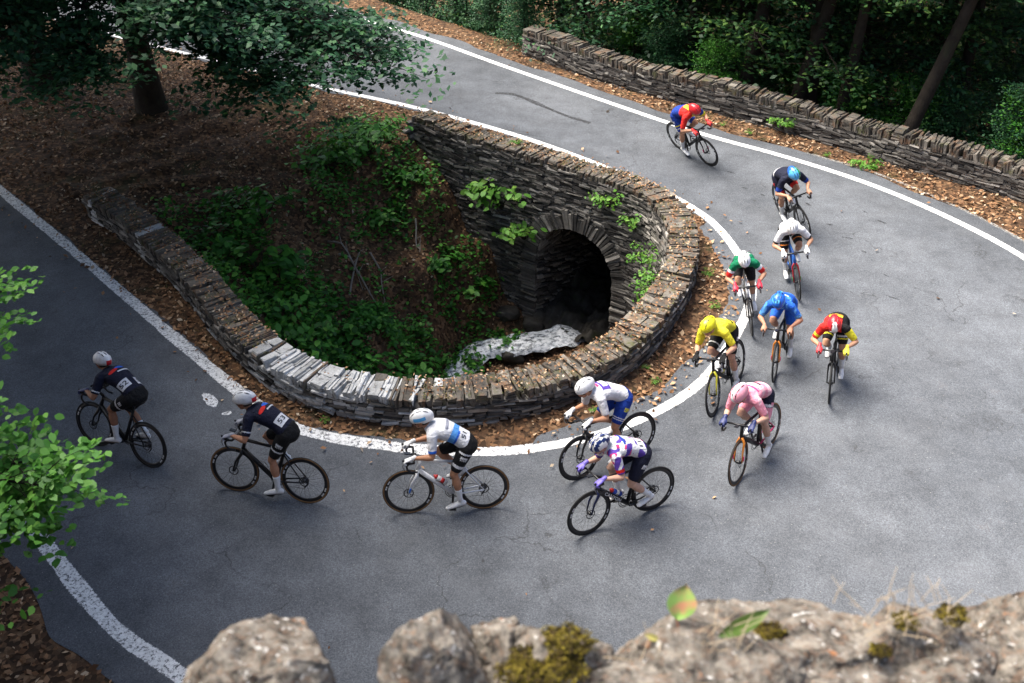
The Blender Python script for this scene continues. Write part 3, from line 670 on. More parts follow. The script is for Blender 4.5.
# plants growing out of the masonry
def onface(s,z): q=p0+d_*s+n_*(face_dn(s)-.02); return (q.x,q.y,z)
fa=math.atan2(n_.y,n_.x)
for (px,py,z,sz,k,lab) in [(-.05,18.2,-.95,.0,0,'')]: pass
for (s,z,sc_,k,lab) in [(-1.75,-.95,2.4,0,'bright leafy sapling sprouting from the dark wall left of the arch'),(-1.15,-1.5,1.9,0,'lower bright sapling sprouting just left of the arch'),(.85,-.15,1.4,1,'small bright tuft on the wall above the right side of the arch'),(1.5,-.35,1.2,1,'tiny green tuft on the wall near the bend')]:
    x,y,z=onface(s,z); place_plant('wall_plant',PLY[k],(x,y,z),sc_,random.uniform(0,6),lab,'plant','plants growing from the masonry')
for (x,y,z,sc_,lab) in [(2.42,15.9,-.55,1.1,'upper yellow green tuft on the curved wall right of the arch'),(2.50,15.2,-.6,1.1,'bright green tuft on the curved wall below the yellow green one'),(2.42,14.75,-.6,1.25,'lowest bright tuft on the curved wall right of the arch')]:
    place_plant('wall_plant',PLY[1],(x,y,z),sc_,random.uniform(0,6),lab,'plant','plants growing from the masonry')
for (x,y,z,sc_,lab) in [(.1,18.95,ZT+.1,.35,'tiny weed rooted on top of the far side of the parapet'),(5.95,20.6,.1,.9,'pale green shrub rising behind the outer wall'),(7.3,18.9,-.1,.9,'bright shrub just behind the outer wall near the leaning trunk')]:
    place_plant('weed' if sc_<.5 else 'shrub',PLY[0],(x,y,z),sc_,1,lab,'plant')
for (x,y,sc_,lab) in [(-.95,10.45,.22,'tiny green weed in the leaf litter below the wall behind the white line'),(-2.6,10.72,.25,'little weed in the dead leaves near the middle white helmet rider'),(1.15,10.95,.25,'small weed in the leaves near the white and blue rider'),(2.1,11.6,.28,'small weed in the brown verge by the yellow rider'),(2.0,11.95,.25,'second small weed in the brown verge closer to the wall'),(3.3,13.6,.35,'grassy weed on the verge inside the bend'),(3.35,14.6,.4,'green weed on the verge beside the bend wall'),(4.7,20.95,.3,'green weed at the foot of the outer wall beside the first rider'),(5.2,20.5,.35,'green weed at the foot of the outer wall right of the first rider'),(6.6,19.35,.3,'pale weed at the foot of the outer wall above the second rider')]:
    place_plant('weed',PLY[1],(x,y,0),sc_,random.uniform(0,6),lab,'weed','small weeds on the verges')
# sticks on the ravine slope
for k,(x0,y0,x1,y1,lab) in enumerate([(-2.9,17.9,-2.5,17.0,'pale dead branch lying on the ravine slope'),(-3.4,17.2,-2.5,16.7,'thin dead branch across the ravine slope'),(-3.2,16.6,-3.0,17.6,'thin bent stick on the ravine slope'),(-2.1,18.9,-1.95,18.3,'short pale stick near the end of the dark wall'),(-3.7,17.7,-3.0,16.9,'longest dead stick on the ravine slope')]):
    b=MB(); P=[]
    for q in range(6):
        u=q/5; x=x0+(x1-x0)*u+random.gauss(0,.03); y=y0+(y1-y0)*u+random.gauss(0,.03); P.append(V((x,y,hz(x,y)+.08+.1*math.sin(u*PI)+random.gauss(0,.02))))
    b.tube(P,[.022,.02,.017,.014,.010,.006],n=6)
    for q in (2,3,4): b.tube([P[q],P[q]+V((random.gauss(0,.18),random.gauss(0,.18),.14))],[.009,.004],n=5)
    tag(b.build('dead_branch',plain('dead_wood',(.26,.22,.18),rough=.9)),lab,'branch')
# ------------------------------------------------------------------ trees
def curve_pts(p,d,L,droop,n=7,wig=.06):
    P=[V(p)]; d=V(d).normalized()
    for i_ in range(n): d=(d+V((random.gauss(0,wig),random.gauss(0,wig),random.gauss(0,wig)-droop))).normalized(); P.append(P[-1]+d*L/n)
    return P
def spray(C,Nn,c,r,n,tilt,thick=.10):
    a=rng.uniform(0,2*PI,n); q=np.sqrt(rng.uniform(0,1,n))*r
    x=q*np.cos(a);y=q*np.sin(a); z=rng.normal(0,thick*r,n)-.25*q*q/r+tilt[0]*x+tilt[1]*y
    C.append(np.stack([c.x+x,c.y+y,c.z+z],1)); k=np.zeros((n,3)); k[:,2]=1; k[:,0]=-tilt[0]; k[:,1]=-tilt[1]; Nn.append(k)
def tree_meshes(H,tr,crown0,crownR,nb,leafn,size,mat,lean=(0,0),droop=.05,sprayr=(.45,.85),up=.5,bend=0,kind='diamond',nsub=4):
    tb_=MB(); P=[V((0,0,-.5))]; m=9
    for i_ in range(1,m+1):
        u=i_/m; P.append(V((lean[0]*H*u+bend*math.sin(u*4),lean[1]*H*u+bend*math.cos(u*3)-bend,H*u)))
    tb_.tube(P,[tr*1.35]+[tr*(1-.85*(i_/m))+.01 for i_ in range(1,m+1)],n=12)
    C=[];Nn=[];lb=MB()
    for k in range(nb):
        u=crown0+(1-crown0)*((k+random.random())/nb)**1.0; uu=u*m; i_=min(m-1,int(uu)); p=P[i_].lerp(P[i_+1],uu-i_) if i_+1<=m else P[-1]
        a=k*2.4+random.gauss(0,.4); rel=(u-crown0)/(1-crown0); L=crownR*(1-.65*rel)*random.uniform(.7,1.15)
        B=curve_pts(p,(math.cos(a),math.sin(a),up*(.3+rel)),L,droop)
        lb.tube(B,[max(.008,tr*.28*(1-rel*.6)*(1-j_/8)) for j_ in range(len(B))],n=6)
        for j_ in range(2,len(B)):
            for q in range(nsub if j_<len(B)-1 else nsub+1):
                c=B[j_]+V((random.gauss(0,1),random.gauss(0,1),random.gauss(0,.35)))*(.55*L/4+.25)
                if random.random()<.5: lb.tube([B[j_],B[j_].lerp(c,.6)+V((0,0,.05)),c],[.014,.009,.004],n=4)
                spray(C,Nn,c,random.uniform(*sprayr),leafn,(random.gauss(0,.2),random.gauss(0,.2)))
    v,k=leaves(np.vstack(C),np.vstack(Nn),size,kind=kind,jit=.4)
    tm=tb_.mesh('trunk',[M_BARK],True); bm_=lb.mesh('limbs',[M_BARK],True); cm=quads_mesh('crown',v,k,[mat]); return tm,bm_,cm
def place_tree(pr,loc,rz,s,label,group=None,cat_='tree',name='tree',leanrot=None):
    r=empty(name,loc,rz); r.scale=(s,s,s)
    if leanrot: r.rotation_euler=(leanrot[0],leanrot[1],rz)
    tag(r,label,cat_,group)
    for nm,me in zip(('trunk','limbs','crown'),pr):
        o=bpy.data.objects.new(nm,me); COL.objects.link(o); o.parent=r
    return r
FT=[tree_meshes(13,.22,.16,3.6,22,26,.17,M_LEAFD,lean=(.04,.02),bend=.25),
    tree_meshes(12,.17,.10,3.2,22,26,.16,M_LEAFT,lean=(-.05,.0),bend=.2),
    tree_meshes(15,.26,.22,4.0,24,26,.18,M_LEAFD,lean=(.02,-.03),bend=.3),
    tree_meshes(5,.07,.05,1.8,16,24,.13,M_LEAFT,lean=(.05,0),bend=.1),
    tree_meshes(4,.06,.03,1.6,14,24,.12,M_PLANT,lean=(-.05,0),bend=.1)]
FT.append(tree_meshes(12,.20,.38,3.2,20,26,.17,M_LEAFD,lean=(.02,0),bend=.15))
desc={5:'slender forest tree with a bare lower trunk',0:'tall dark green forest tree',1:'bluish green forest tree with low branches',2:'big dark forest tree with a stout trunk'}
TR=[(4.6,25.6,5,.75,-.04,'slimmest, above the rider nearest the outer wall'),(7.6,22.0,5,.75,-.03,'slim upright, just left of the leaning trunk'),(8.35,20.1,5,.8,0.2,'leaning just behind the outer wall at the right'),(5.6,23.6,5,.9,.05,'above the second rider'),(6.6,22.6,5,.9,.12,'right of the straight bare trunk'),(3.9,28.0,5,.9,.03,'above the last rider'),(10.9,22.6,2,.7,0.0,'stout one right of the leaning trunk'),(7.2,22.8,0,.8,.0,'standing behind the outer wall above the second rider'),(8.6,24.2,1,.9,0,'second row behind the leaning trunk'),(5.4,25.2,0,.9,.06,'behind the middle of the outer wall'),(3.4,26.8,1,.8,0,'behind the left half of the outer wall'),(2.0,28.6,0,.85,0,'near the left end of the outer wall'),(12.5,23,1,.9,0,'at the right edge of the forest'),(13.6,18.5,0,.9,0,'at the far right behind the wall, nearest the corner'),(11.5,27,2,1,0,'deep in the forest on the right'),(7.0,28.5,2,1,0,'deep in the forest in the middle'),(4.2,31,0,1,0,'deep in the forest left of the middle'),(.4,31.4,1,.9,0,'beyond the left end of the outer wall'),(-1.6,33.2,0,.9,0,'top middle of the photo beyond the road verge'),(-3.6,35.5,2,1,0,'top of the photo above the upper road'),(9.5,31,0,1.1,0,'far back on the right hillside'),(14.5,28,1,1.1,0,'far back at the right edge'),(1.5,35.5,2,1.1,0,'far back behind the left end of the wall'),(6,36,1,1.2,0,'far back in the middle of the hillside'),(12,36,0,1.2,0,'far back, right of the middle'),(17,34,2,1.2,0,'far back in the right corner'),(-1,40,1,1.2,0,'far back at the top middle'),(17,24,0,1,0,'right corner behind the leaning trunk'),(20,29,1,1.1,0,'outermost tree at the right'),(3,42,0,1.3,0,'farthest row, left'),(9,43,2,1.3,0,'farthest row, middle'),(15,43,0,1.3,0,'farthest row, right'),(21,40,1,1.3,0,'farthest row, outer right'),(-6,38.5,0,1.,0,'behind the upper road at the top left')]
for (x,y,k,s,ln_,lab) in TR:
    place_tree(FT[k],(x,y,hz(x,y)),random.uniform(0,6) if not ln_ else 0.3,s,desc[k].replace('forest ','')+', '+lab,'trees of the forest beyond the outer wall',leanrot=(0,ln_) if ln_ else None)
US=[]
for k in range(22):
    u=(k+random.random()*.8)/22; q=fw[int((1-u)*139)] if False else fw[int(u*100)]
    dd=random.uniform(1.2,4.5); t=(fw[min(139,int(u*100)+2)]-fw[int(u*100)]).normalized(); nn=V((-t.y,t.x,0)); p=q+nn*dd
    if p.y<q.y: p=q-nn*dd
    US.append(p)
for k,p in enumerate(US):
    place_tree(FT[3+(k%2)],(p.x,p.y,hz(p.x,p.y)-.1),random.uniform(0,6),random.uniform(.38,.62),'bushy undergrowth shrub on the shaded slope behind the outer wall','undergrowth shrubs behind the outer wall',cat_='shrub',name='shrub')
for k,(x,y,s) in enumerate([(-1.4,29.2,.5),(-2.6,30.2,.5),(-.6,27.6,.4),(-4.2,31.6,.5),(0.4,26.6,.4)]):
    place_tree(FT[3],(x,y,hz(x,y)),k,s,['small dark shrub on the verge at the top left of the outer wall','dark shrub at the forest edge above the upper road','low shrub just left of the end of the outer wall','shrub at the very top beside the upper road','low shrub touching the end of the outer wall'][k],None,cat_='shrub',name='shrub')
# forest floor cover beyond the wall
def cover():
    n=90000; x=rng.uniform(-10,26,n); y=rng.uniform(14,52,n); near=inpoly(x,y,fpoly); df=segdist(x,y,FARF); ok=(~near)&(df>.6)&(vnoise(x,y,.6,4)>-.35); x=x[ok];y=y[ok]; z,_=height(x,y); z=z+rng.uniform(.02,.4,len(x))
    nn=np.zeros((len(x),3)); nn[:,2]=1; v,k=leaves(np.stack([x,y,z],1),nn,.16,jit=.4); me=quads_mesh('undergrowth',v,k,[M_LEAFD]); o=bpy.data.objects.new('undergrowth',me); COL.objects.link(o); tag(o,'dark leafy undergrowth covering the forest floor','undergrowth',kind='stuff')
cover()
# big beech in the upper left, its boughs hanging over the ravine and the upper road
def boughs(root,tb_pts,specs,size,mat,leafn=40,kind='diamond',tw=.010,sr=(.3,.55),step=1.0,sub=3,spread=.45):
    """specs: list of point lists for boughs"""
    lb=MB(); C=[];Nn=[]
    for pts,r0 in specs:
        B=cat(pts,6) if len(pts)>2 else [V(p) for p in pts]; n=len(B)
        lb.tube(B,[max(.006,r0*(1-.9*i_/n)) for i_ in range(n)],n=6)
        L=sum((b_-a_).length for a_,b_ in zip(B,B[1:])); m=max(4,int(L/.28*step))
        for q in range(m):
            u=.25+.75*q/m; f=u*(n-1); i_=min(n-2,int(f)); p=B[i_].lerp(B[i_+1],f-i_)
            for _ in range(sub):
                c=p+V((random.gauss(0,spread),random.gauss(0,spread),random.gauss(0,.16)-.08)); 
                lb.tube([p,p.lerp(c,.6)+V((0,0,.04)),c],[tw,tw*.7,tw*.3],n=4)
                spray(C,Nn,c,random.uniform(*sr),leafn,(random.gauss(0,.2),random.gauss(0,.2)),thick=.07)
    v,k=leaves(np.vstack(C),np.vstack(Nn),size,kind=kind,jit=.33)
    lb.build('limbs',M_BARK,root,True); me=quads_mesh('crown',v,k,[mat]); o=bpy.data.objects.new('crown',me); COL.objects.link(o); o.parent=root
def tree_with(loc,H,tr,bspecs,label,mat,size,lean=(0,0),name='tree',**kw):
    r=empty(name,loc); tag(r,label,'tree'); tb_=MB(); P=[V((0,0,-.6))]+[V((lean[0]*H*u+.12*math.sin(u*5),lean[1]*H*u,H*u)) for u in [i_/10 for i_ in range(11)]]
    tb_.tube(P,[tr*1.5,tr*1.3]+[tr*(1.05-.8*i_/10) for i_ in range(1,11)],n=16); tb_.build('trunk',M_BARK,r,True)
    boughs(r,P,[([V(q)-V(loc) for q in pts],r0) for pts,r0 in bspecs],size,mat,**kw); return r
bl=(-8.3,21.9,0)
low=[ # drooping boughs that hang into the picture
 ([(-8.3,21.9,5.5),(-6.2,19,5.0),(-4.2,17.6,3.9),(-2.4,16.6,3.0)],.09),
 ([(-8.3,21.9,5.0),(-6.0,19.6,4.3),(-4.0,18.6,3.5),(-2.3,17.9,2.75)],.09),
 ([(-8.3,21.9,4.2),(-6.6,19.0,3.8),(-5.0,17.6,3.0),(-3.9,16.6,2.5)],.08),
 ([(-8.3,21.9,4.5),(-6.5,20.1,4.2),(-5.2,19.8,3.3),(-3.6,19.6,2.5)],.07),
 ([(-8.3,21.9,4.0),(-7.6,18.6,3.9),(-7.4,17.0,3.4),(-7.0,15.8,3.1)],.08),
 ([(-8.3,21.9,4.8),(-8.6,18.8,4.6),(-8.8,17.2,4.0),(-8.4,16.0,3.5)],.08),
 ([(-8.3,21.9,5.5),(-9.6,19.3,5.0),(-11,18.0,4.2)],.08),
 ([(-8.3,21.9,5.8),(-6.4,18.4,5.8),(-5.2,16.0,5.0),(-4.6,14.8,4.3)],.09)]
hi=[]
for k in range(38):
    a=k*2.4; z0=6+7*(k/38); L=random.uniform(4.2,6.2)*(1-.35*k/38)*(.55 if math.cos(a)>-.1 else 1.15); hi.append(([(-8.3,21.9,z0),(-8.3+math.cos(a)*L*.5,21.9+math.sin(a)*L*.5,z0+.7),(-8.3+math.cos(a)*L,21.9+math.sin(a)*L,z0+.4)],.08))
for k in range(20):  # extra boughs above the view, added to darken the upper left bank
    a=-3.3+k*(2.1/19); z0=4.6+.25*(k%4); L=random.uniform(3.5,5.5); hi.append(([(-8.3,21.9,z0+.6),(-8.3+math.cos(a)*L*.5,21.9+math.sin(a)*L*.5,z0+.75),(-8.3+math.cos(a)*L,21.9+math.sin(a)*L,z0+.15)],.08))
low+=[([(-8.3,21.9,4.0),(-9.2,20.2,3.7),(-9.6,18.8,3.1),(-9.3,17.6,2.8)],.07),([(-8.3,21.9,4.2),(-7.2,20.3,3.9),(-6.2,19.0,3.2),(-5.6,18.2,2.6)],.07),([(-8.3,21.9,3.6),(-10.2,21.2,3.3),(-11.4,20.2,2.9)],.07),([(-8.3,21.9,3.8),(-6.8,21.6,3.4),(-5.4,21.0,2.7),(-4.6,20.6,2.2)],.07),([(-8.3,21.9,3.8),(-6.9,20.8,3.3),(-5.9,20.0,2.5)],.07)]
tree_with(bl,13,.28,low+hi,'huge dark trunked tree at the upper left with boughs hanging over the ravine',M_LEAFT,.13,lean=(-.06,.01),leafn=46,sub=4,step=1.3,spread=.5)
def canopy(loc,H,tr,label,mat=M_LEAFD,z0f=.42,Rc=5,n=30,size=.21,extra=[],**kw):  # wide-crowned trees, mostly out of view, set to shade the left side
    S=list(extra)
    for k in range(n):
        a=k*2.4+loc[0]; z0=H*(z0f+(1-z0f)*k/n); L=random.uniform(.7,1.1)*Rc*(1-.45*k/n); S.append(([(loc[0],loc[1],z0),(loc[0]+math.cos(a)*L*.5,loc[1]+math.sin(a)*L*.5,z0+.7),(loc[0]+math.cos(a)*L,loc[1]+math.sin(a)*L,z0+.2)],.08))
    return tree_with(loc,H,tr,S,label,mat,size,leafn=40,sub=3,step=.85,spread=.65,**kw)
canopy((-11.3,23.2,0),13,.33,'dark tree standing behind the big one at the upper left corner')
canopy((-14.2,19.5,0),13,.3,'tree at the far left between the two legs of the road',Rc=7,n=34)
canopy((-13.2,12.0,0),13,.33,'tree outside the left road, its crown shading the tarmac',Rc=7,z0f=.5,n=36)
canopy((-8.9,2.4,0),14,.3,'unseen shade tree added on the near bank left of the photographer, beside the young beech',Rc=6.2,z0f=.60,n=26)  # added beyond the view to shade the bottom left
canopy((-10.9,9.6,0),13,.3,'unseen tree added past the left edge, its crown shading the left road',Rc=7.5,z0f=.56,n=38)  # extra unseen crown, put over the left road to darken it
canopy((-11.8,17.0,0),12.5,.28,'unseen shade tree added between the left road and the big dark trunk, its crown above the picture',Rc=5.8,z0f=.44,n=34)  # stands out of view, added to deepen the shade at the upper left
canopy((-17,26,0),14,.35,'tree above the left road in the upper left corner',Rc=6)
canopy((-14.5,7.0,0),12,.3,'tree left of the photographer on the outer bank',Rc=6,z0f=.45)
# near beech: its fresh green boughs reach into the left edge of the picture
nb_=(-7.6,5.2,0)
near_b=[([(-7.6,5.2,3.6),(-5.8,5.0,4.3),(-4.1,4.85,4.55),(-3.0,4.72,4.5)],.05),([(-7.6,5.2,3.6),(-5.6,4.8,4.3),(-4.2,4.7,4.5),(-3.3,4.95,4.35)],.05),
        ([(-7.6,5.2,3.4),(-5.9,4.8,4.1),(-4.6,4.75,4.4),(-3.2,4.9,4.55)],.05),
        ([(-7.6,5.2,3.3),(-5.8,4.7,3.9),(-4.5,4.5,4.4),(-3.25,4.5,4.35)],.05),
        ([(-7.6,5.2,4.2),(-6.2,6.0,5.0),(-4.9,6.1,5.3),(-3.6,5.95,5.2)],.05),
        ([(-7.6,5.2,4.0),(-6.3,6.1,4.7),(-5.0,6.0,5.05),(-3.75,5.85,5.08)],.05)]
up_b=[]
for k in range(16):
    a=2.2+k*.9; 
    if math.cos(a)>.2: a+=PI
    z0=5.5+.3*k; L=random.uniform(2.5,4.5); up_b.append(([(-7.6,5.2,z0),(-7.6+math.cos(a)*L*.5,5.2+math.sin(a)*L*.5,z0+.5),(-7.6+math.cos(a)*L,5.2+math.sin(a)*L,z0+.3)],.06))
tree_with(nb_,11,.22,up_b+near_b,'young beech at the left with bright green leaves reaching over the road edge line',M_LEAFB,.072,leafn=30,sub=4,step=1.5,spread=.21,sr=(.13,.25),tw=.004,kind='ovate')
# ------------------------------------------------------------------ photographer's parapet in the foreground
pw=empty('retaining_wall',(0,1.1,0)); tag(pw,'tall stone retaining wall with rough lichen covered coping rocks along the bottom edge','stone wall')
b=MB(); b.box(V((0,0,3.45)),V((6,0,0)),V((0,.18,0)),V((0,0,3.45))); b.build('wall_core',M_CORE,pw)
b=MB(); z=.0
while z<6.9:
    h=random.uniform(.10,.2); x=-6
    while x<6:
        l=random.uniform(.2,.55); b.box(V((x+l/2,.2,z+h/2)),V((l*.47,0,0)),V((0,random.uniform(.02,.05),0)),V((0,0,h*.44)),jit=.012); x+=l
    z+=h
b.build('stone_facing',[M_STONE],pw)
def unp(px,py,dep):   # point on the wall top seen at that place in the plan below, depth in metres
    u=(px-512)/1000; v=(py-341.5)/1000; return V((u*dep,dep*(math.cos(PITCH)-v*math.sin(PITCH)),CAMH-dep*(math.sin(PITCH)+v*math.cos(PITCH))))
rocks=[(266,702,2.1,.215,1.0,.9,.95,11,'rounded grey brown'),(436,690,2.1,.165,.85,.8,1.2,12,'pointed pale'),(503,664,2.15,.105,.8,.9,1.35,15,'narrow upright pale'),(555,682,2.1,.16,.9,.9,.95,14,'moss capped dark'),
(640,712,2.05,.15,1.2,.9,.8,16,'low'),(715,692,2.1,.19,1.3,.9,.85,17,'broad grey'),(788,676,2.2,.20,1.2,.9,.95,18,'speckled grey'),(868,672,2.2,.165,1.0,.9,.95,19,'orange lichened'),(935,668,2.25,.165,1.0,.9,1.05,20,'moss spotted'),(1008,660,2.3,.185,1.0,.9,1.05,21,'dark'),(1075,662,2.3,.16,1.1,.9,1.05,22,'dark end'),
(355,760,2.0,.12,1.2,.9,.7,23,'sunken'),(60,900,2.1,.18,1.3,.9,.9,25,'left'),(-150,790,2.1,.2,1.2,.9,.9,41,'squat'),(-240,730,2.1,.2,1.2,.9,1,42,'upright'),(-400,725,2.1,.2,1.3,.9,.9,43,'broad brown'),(1170,650,2.3,.2,1.2,.9,.95,44,'rough'),(1290,655,2.3,.2,1.2,.9,1,45,'tall'),(1410,650,2.3,.2,1.2,.9,.9,46,'flat topped'),(1530,655,2.3,.2,1.3,.9,.9,47,'outermost'),(830,720,2.05,.16,1.3,.9,.8,26,'lower'),(940,715,2.05,.16,1.3,.9,.8,27,'lower right')]
for (px,py,dep,r,sx,sy,sz,seed,nm) in rocks:
    p=unp(px,py,dep); o=bpy.data.objects.new('coping_stone',rock_mesh('coping_stone',r,sx,sy,sz,seed,M_ROCK,sub=6,fl=.32,freq=1.3,chis=True)); COL.objects.link(o); o.location=p-V((0,1.1,0)); o.parent=pw; o['label']=nm+' lichen covered coping rock'
# mortar bed under the rocks
b=MB(); vs=[];fs=[]
nxm=420
for i_ in range(nxm):
    x=-5.95+11.9*i_/(nxm-1)
    zt=unp(512,735-min(1.3,max(0,x))*60,2.1).z+.0
    for k in range(7):
        y=.75+k*.10; vs.append(V((x,y-1.1,zt-(.0 if k<6 else .9)+.03*noise.noise(V((x*6,y*6,0)))-.4*max(0,(y-1.25)))))
b.add(vs,[(i_*7+k,(i_+1)*7+k,(i_+1)*7+k+1,i_*7+k+1) for i_ in range(nxm-1) for k in range(6)]); b.build('rubble_bed',M_ROCK,pw,True)
# moss cushions: parts of the wall
for (px,py,dep,r,seed) in [(548,662,2.0,.055,31),(565,640,2.02,.042,35),(520,668,1.97,.035,36),(770,628,2.12,.026,32),(905,616,2.12,.022,33),(952,610,2.15,.026,34),(880,645,2.05,.018,37)]:
    n=int(5200*(r/.06)**2); dirs=rng.normal(0,1,(n,3)); dirs[:,2]=np.abs(dirs[:,2]); dirs/=np.linalg.norm(dirs,axis=1)[:,None]
    rad=np.array([r*(1+.55*noise.noise(V(tuple(d*2.6))+V((seed,0,0)))) for d in dirs])*rng.uniform(.75,1.03,n); cc=dirs*rad[:,None]*np.array([1.25,1,.62])
    v,k=leaves(cc,dirs,.0075,jit=.9); me=quads_mesh('moss_cushion',v,k,[M_MOSS]); o=bpy.data.objects.new('moss_cushion',me); COL.objects.link(o); o.location=unp(px,py+6,dep)-V((0,1.1,0)); o.parent=pw
# dry stalks and the two leaves
b=MB()
for k in range(70):
    px=random.choice([random.uniform(700,740),random.uniform(840,960),random.uniform(860,920),random.uniform(600,1020)]); py=random.uniform(625,665) if px<760 else random.uniform(598,640)
    p=unp(px,py,2.02); q=p+V((random.gauss(0,.035),random.gauss(0,.03),random.uniform(.02,.07))); b.tube([p,p.lerp(q,.5)+V((random.gauss(0,.006),0,.004)),q],[.0012,.0009,.0005],n=4)
tag(b.build('dry_stalks',plain('dry_straw',(.42,.33,.22),rough=.8)),'thin dry straw stalks among the rocks in the lower right foreground','dry grass',kind='stuff')
def big_leaf(name,px,py,dep,L,W,ang,label,mat,stem=None,faceup=0):
    r=unp(px,py,dep); o=empty(name,r); tag(o,label,'leaf'); right=V((1,0,0)); upv=V((0,math.sin(PITCH),math.cos(PITCH))) # natural upward lean
    dx=right*math.cos(ang)+upv*math.sin(ang); sx=right*-math.sin(ang)+upv*math.cos(ang); nn=dx.cross(sx); vs=[];n=9
    for i_ in range(n):
        u=i_/(n-1); wd=W*math.sin(PI*min(1,u*1.02+.02))**.75
        for k in (-1,-.5,0,.5,1): vs.append(dx*(u-.5)*L+sx*wd*.5*k+nn*(abs(k)*.12*W+.08*L*math.sin(u*PI)))
    b=MB(); b.add(vs,[(i_*5+k,i_*5+k+1,(i_+1)*5+k+1,(i_+1)*5+k) for i_ in range(n-1) for k in range(4)]); b.build('blade',mat,o,True)
    if stem is not None:
        b=MB(); e=unp(*stem)-r; b.tube([dx*-L*.5,(dx*-L*.5).lerp(e,.5)+V((.004,0,0)),e],[.002,.0025,.003],n=6); b.build('stalk',plain('stalk_red',(.25,.10,.05)),o)
mleaf,t_,b_=mk('young_leaf'); oc=objc(t_); t_.links.new(mix(t_,ramp(t_,nz(t_,30,3,.5,oc),[(.45,(0,0,0)),(.62,(1,1,1))]),(.20,.32,.07),(.42,.20,.10)),b_.inputs['Base Color']); setb(b_,.5,.3)
big_leaf('sapling',681,601,2.05,.075,.062,R(75),'young round leaf with reddish rim on a thin stalk above the foreground rocks',mleaf,stem=(686,672,2.05))
big_leaf('long_leaf',744,622,2.04,.12,.035,R(28),'long curled green leaf lying on the foreground coping rock',plain('long_leaf_green',(.09,.15,.02)))
big_leaf('small_leaf',653,637,2.05,.035,.014,R(-20),'small yellowish leaf lying left of the young round leaf',plain('pale_leaf',(.4,.35,.10)))
#@@PART3
# ------------------------------------------------------------------ road bikes and riders
# bike space: x forward, y left, z up, origin on the road midway between the wheels
RH=V((-.495,0,.34)); FH=V((.495,0,.34)); BB=V((-.085,0,.275)); ST=V((-.262,0,.86)); SAD=V((-.292,0,.965)); HT=V((.305,0,.83)); HB=V((.362,0,.66)); BAR=V((.40,0,.90))
def tri(b,P,w,mi=0,n=8): b.loft([p for p in P],[q[0] for q in w],[q[1] for q in w],side=(0,1,0),n=n,rounded=False,mi=mi)
def text_mesh(s,size):
    c=bpy.data.curves.new('t','FONT'); c.body=s; c.size=size; c.align_x='CENTER'; c.align_y='CENTER'; c.extrude=0; c.offset=size*.015; c.resolution_u=2
    o=bpy.data.objects.new('t',c); me=bpy.data.meshes.new_from_object(o); v=[(q.co.x,q.co.y) for q in me.vertices]; f=[tuple(p.vertices) for p in me.polygons]
    bpy.data.meshes.remove(me); bpy.data.objects.remove(o); bpy.data.curves.remove(c); return v,f
BLK=plain('carbon_black',(.012,.012,.014),rough=.35,spec=.5); TYRE=plain('tyre_rubber',(.018,.018,.018),rough=.8); TAN=plain('tan_tyre_wall',(.20,.11,.05),rough=.8)
STEEL=plain('spoke_steel',(.08,.08,.085),rough=.35,metal=.8); SILV=plain('silver_metal',(.4,.4,.42),rough=.35,metal=.9); WHT=plain('white_gloss',(.8,.8,.8),rough=.35); WDEC=plain('white_print',(.75,.75,.75),rough=.6)
def wheel(root,hub,tyre_m,steer,front,decal=True,spoke_off=0):
    T=lambda p:(hub+(steer@(V(p)))) 
    b=MB(); b.ring(hub,.327,.0135,1.0,N=56,n=8,steer=steer); w_=b.build('wheel',TYRE if tyre_m is None else tyre_m,root,True)
    b=MB(); b.ring(hub,.295,.026,.42,N=56,n=8,steer=steer); b.build('rim',BLK,w_,True)
    b=MB(); b.ring(hub,.335,.0075,1.4,N=56,n=6,steer=steer); b.build('tread',TYRE,w_,True)
    b=MB()
    for k in range(20):
        a=2*PI*k/20+spoke_off; a2=a+(.5 if k%2 else -.5); s=.022 if (k//2)%2 else -.022
        b.tube([T((.024*math.cos(a2),s,.024*math.sin(a2))),T((.275*math.cos(a),0,.275*math.sin(a)))],.0017,n=4)
    b.build('spokes',STEEL,w_)
    b=MB(); b.loft([T((0,-.045,0)),T((0,-.02,0)),T((0,.02,0)),T((0,.045,0))],[.012,.024,.024,.012],n=12,rounded=False,side=(1,0,0)); 
    b.build('hub',BLK,w_,True)
    b=MB()
    dy=.036
    b.ring(T((0,dy,0)),.062,.007,.15,N=28,n=6,steer=steer)
    for k in range(5): a=2*PI*k/5; b.tube([T((0,dy,0)),T((.06*math.cos(a),dy,.06*math.sin(a)))],.003,n=4)
    b.build('brake_disc',STEEL,w_,True)
    if decal:
        b=MB()
        for a0 in (.2,.2+PI):
            for sgn in (-1,1):
                for seg in range(5):
                    if seg==2: continue
                    vs=[]
                    for q in range(4):
                        a=a0+seg*.10+.085*q/3
                        for rr in (.288,.308): vs.append(T((rr*math.cos(a),sgn*.0125,rr*math.sin(a))))
                    b.add(vs,[(0,2,3,1),(2,4,5,3),(4,6,7,5)])
        b.build('rim_print',WDEC,w_)
    return w_
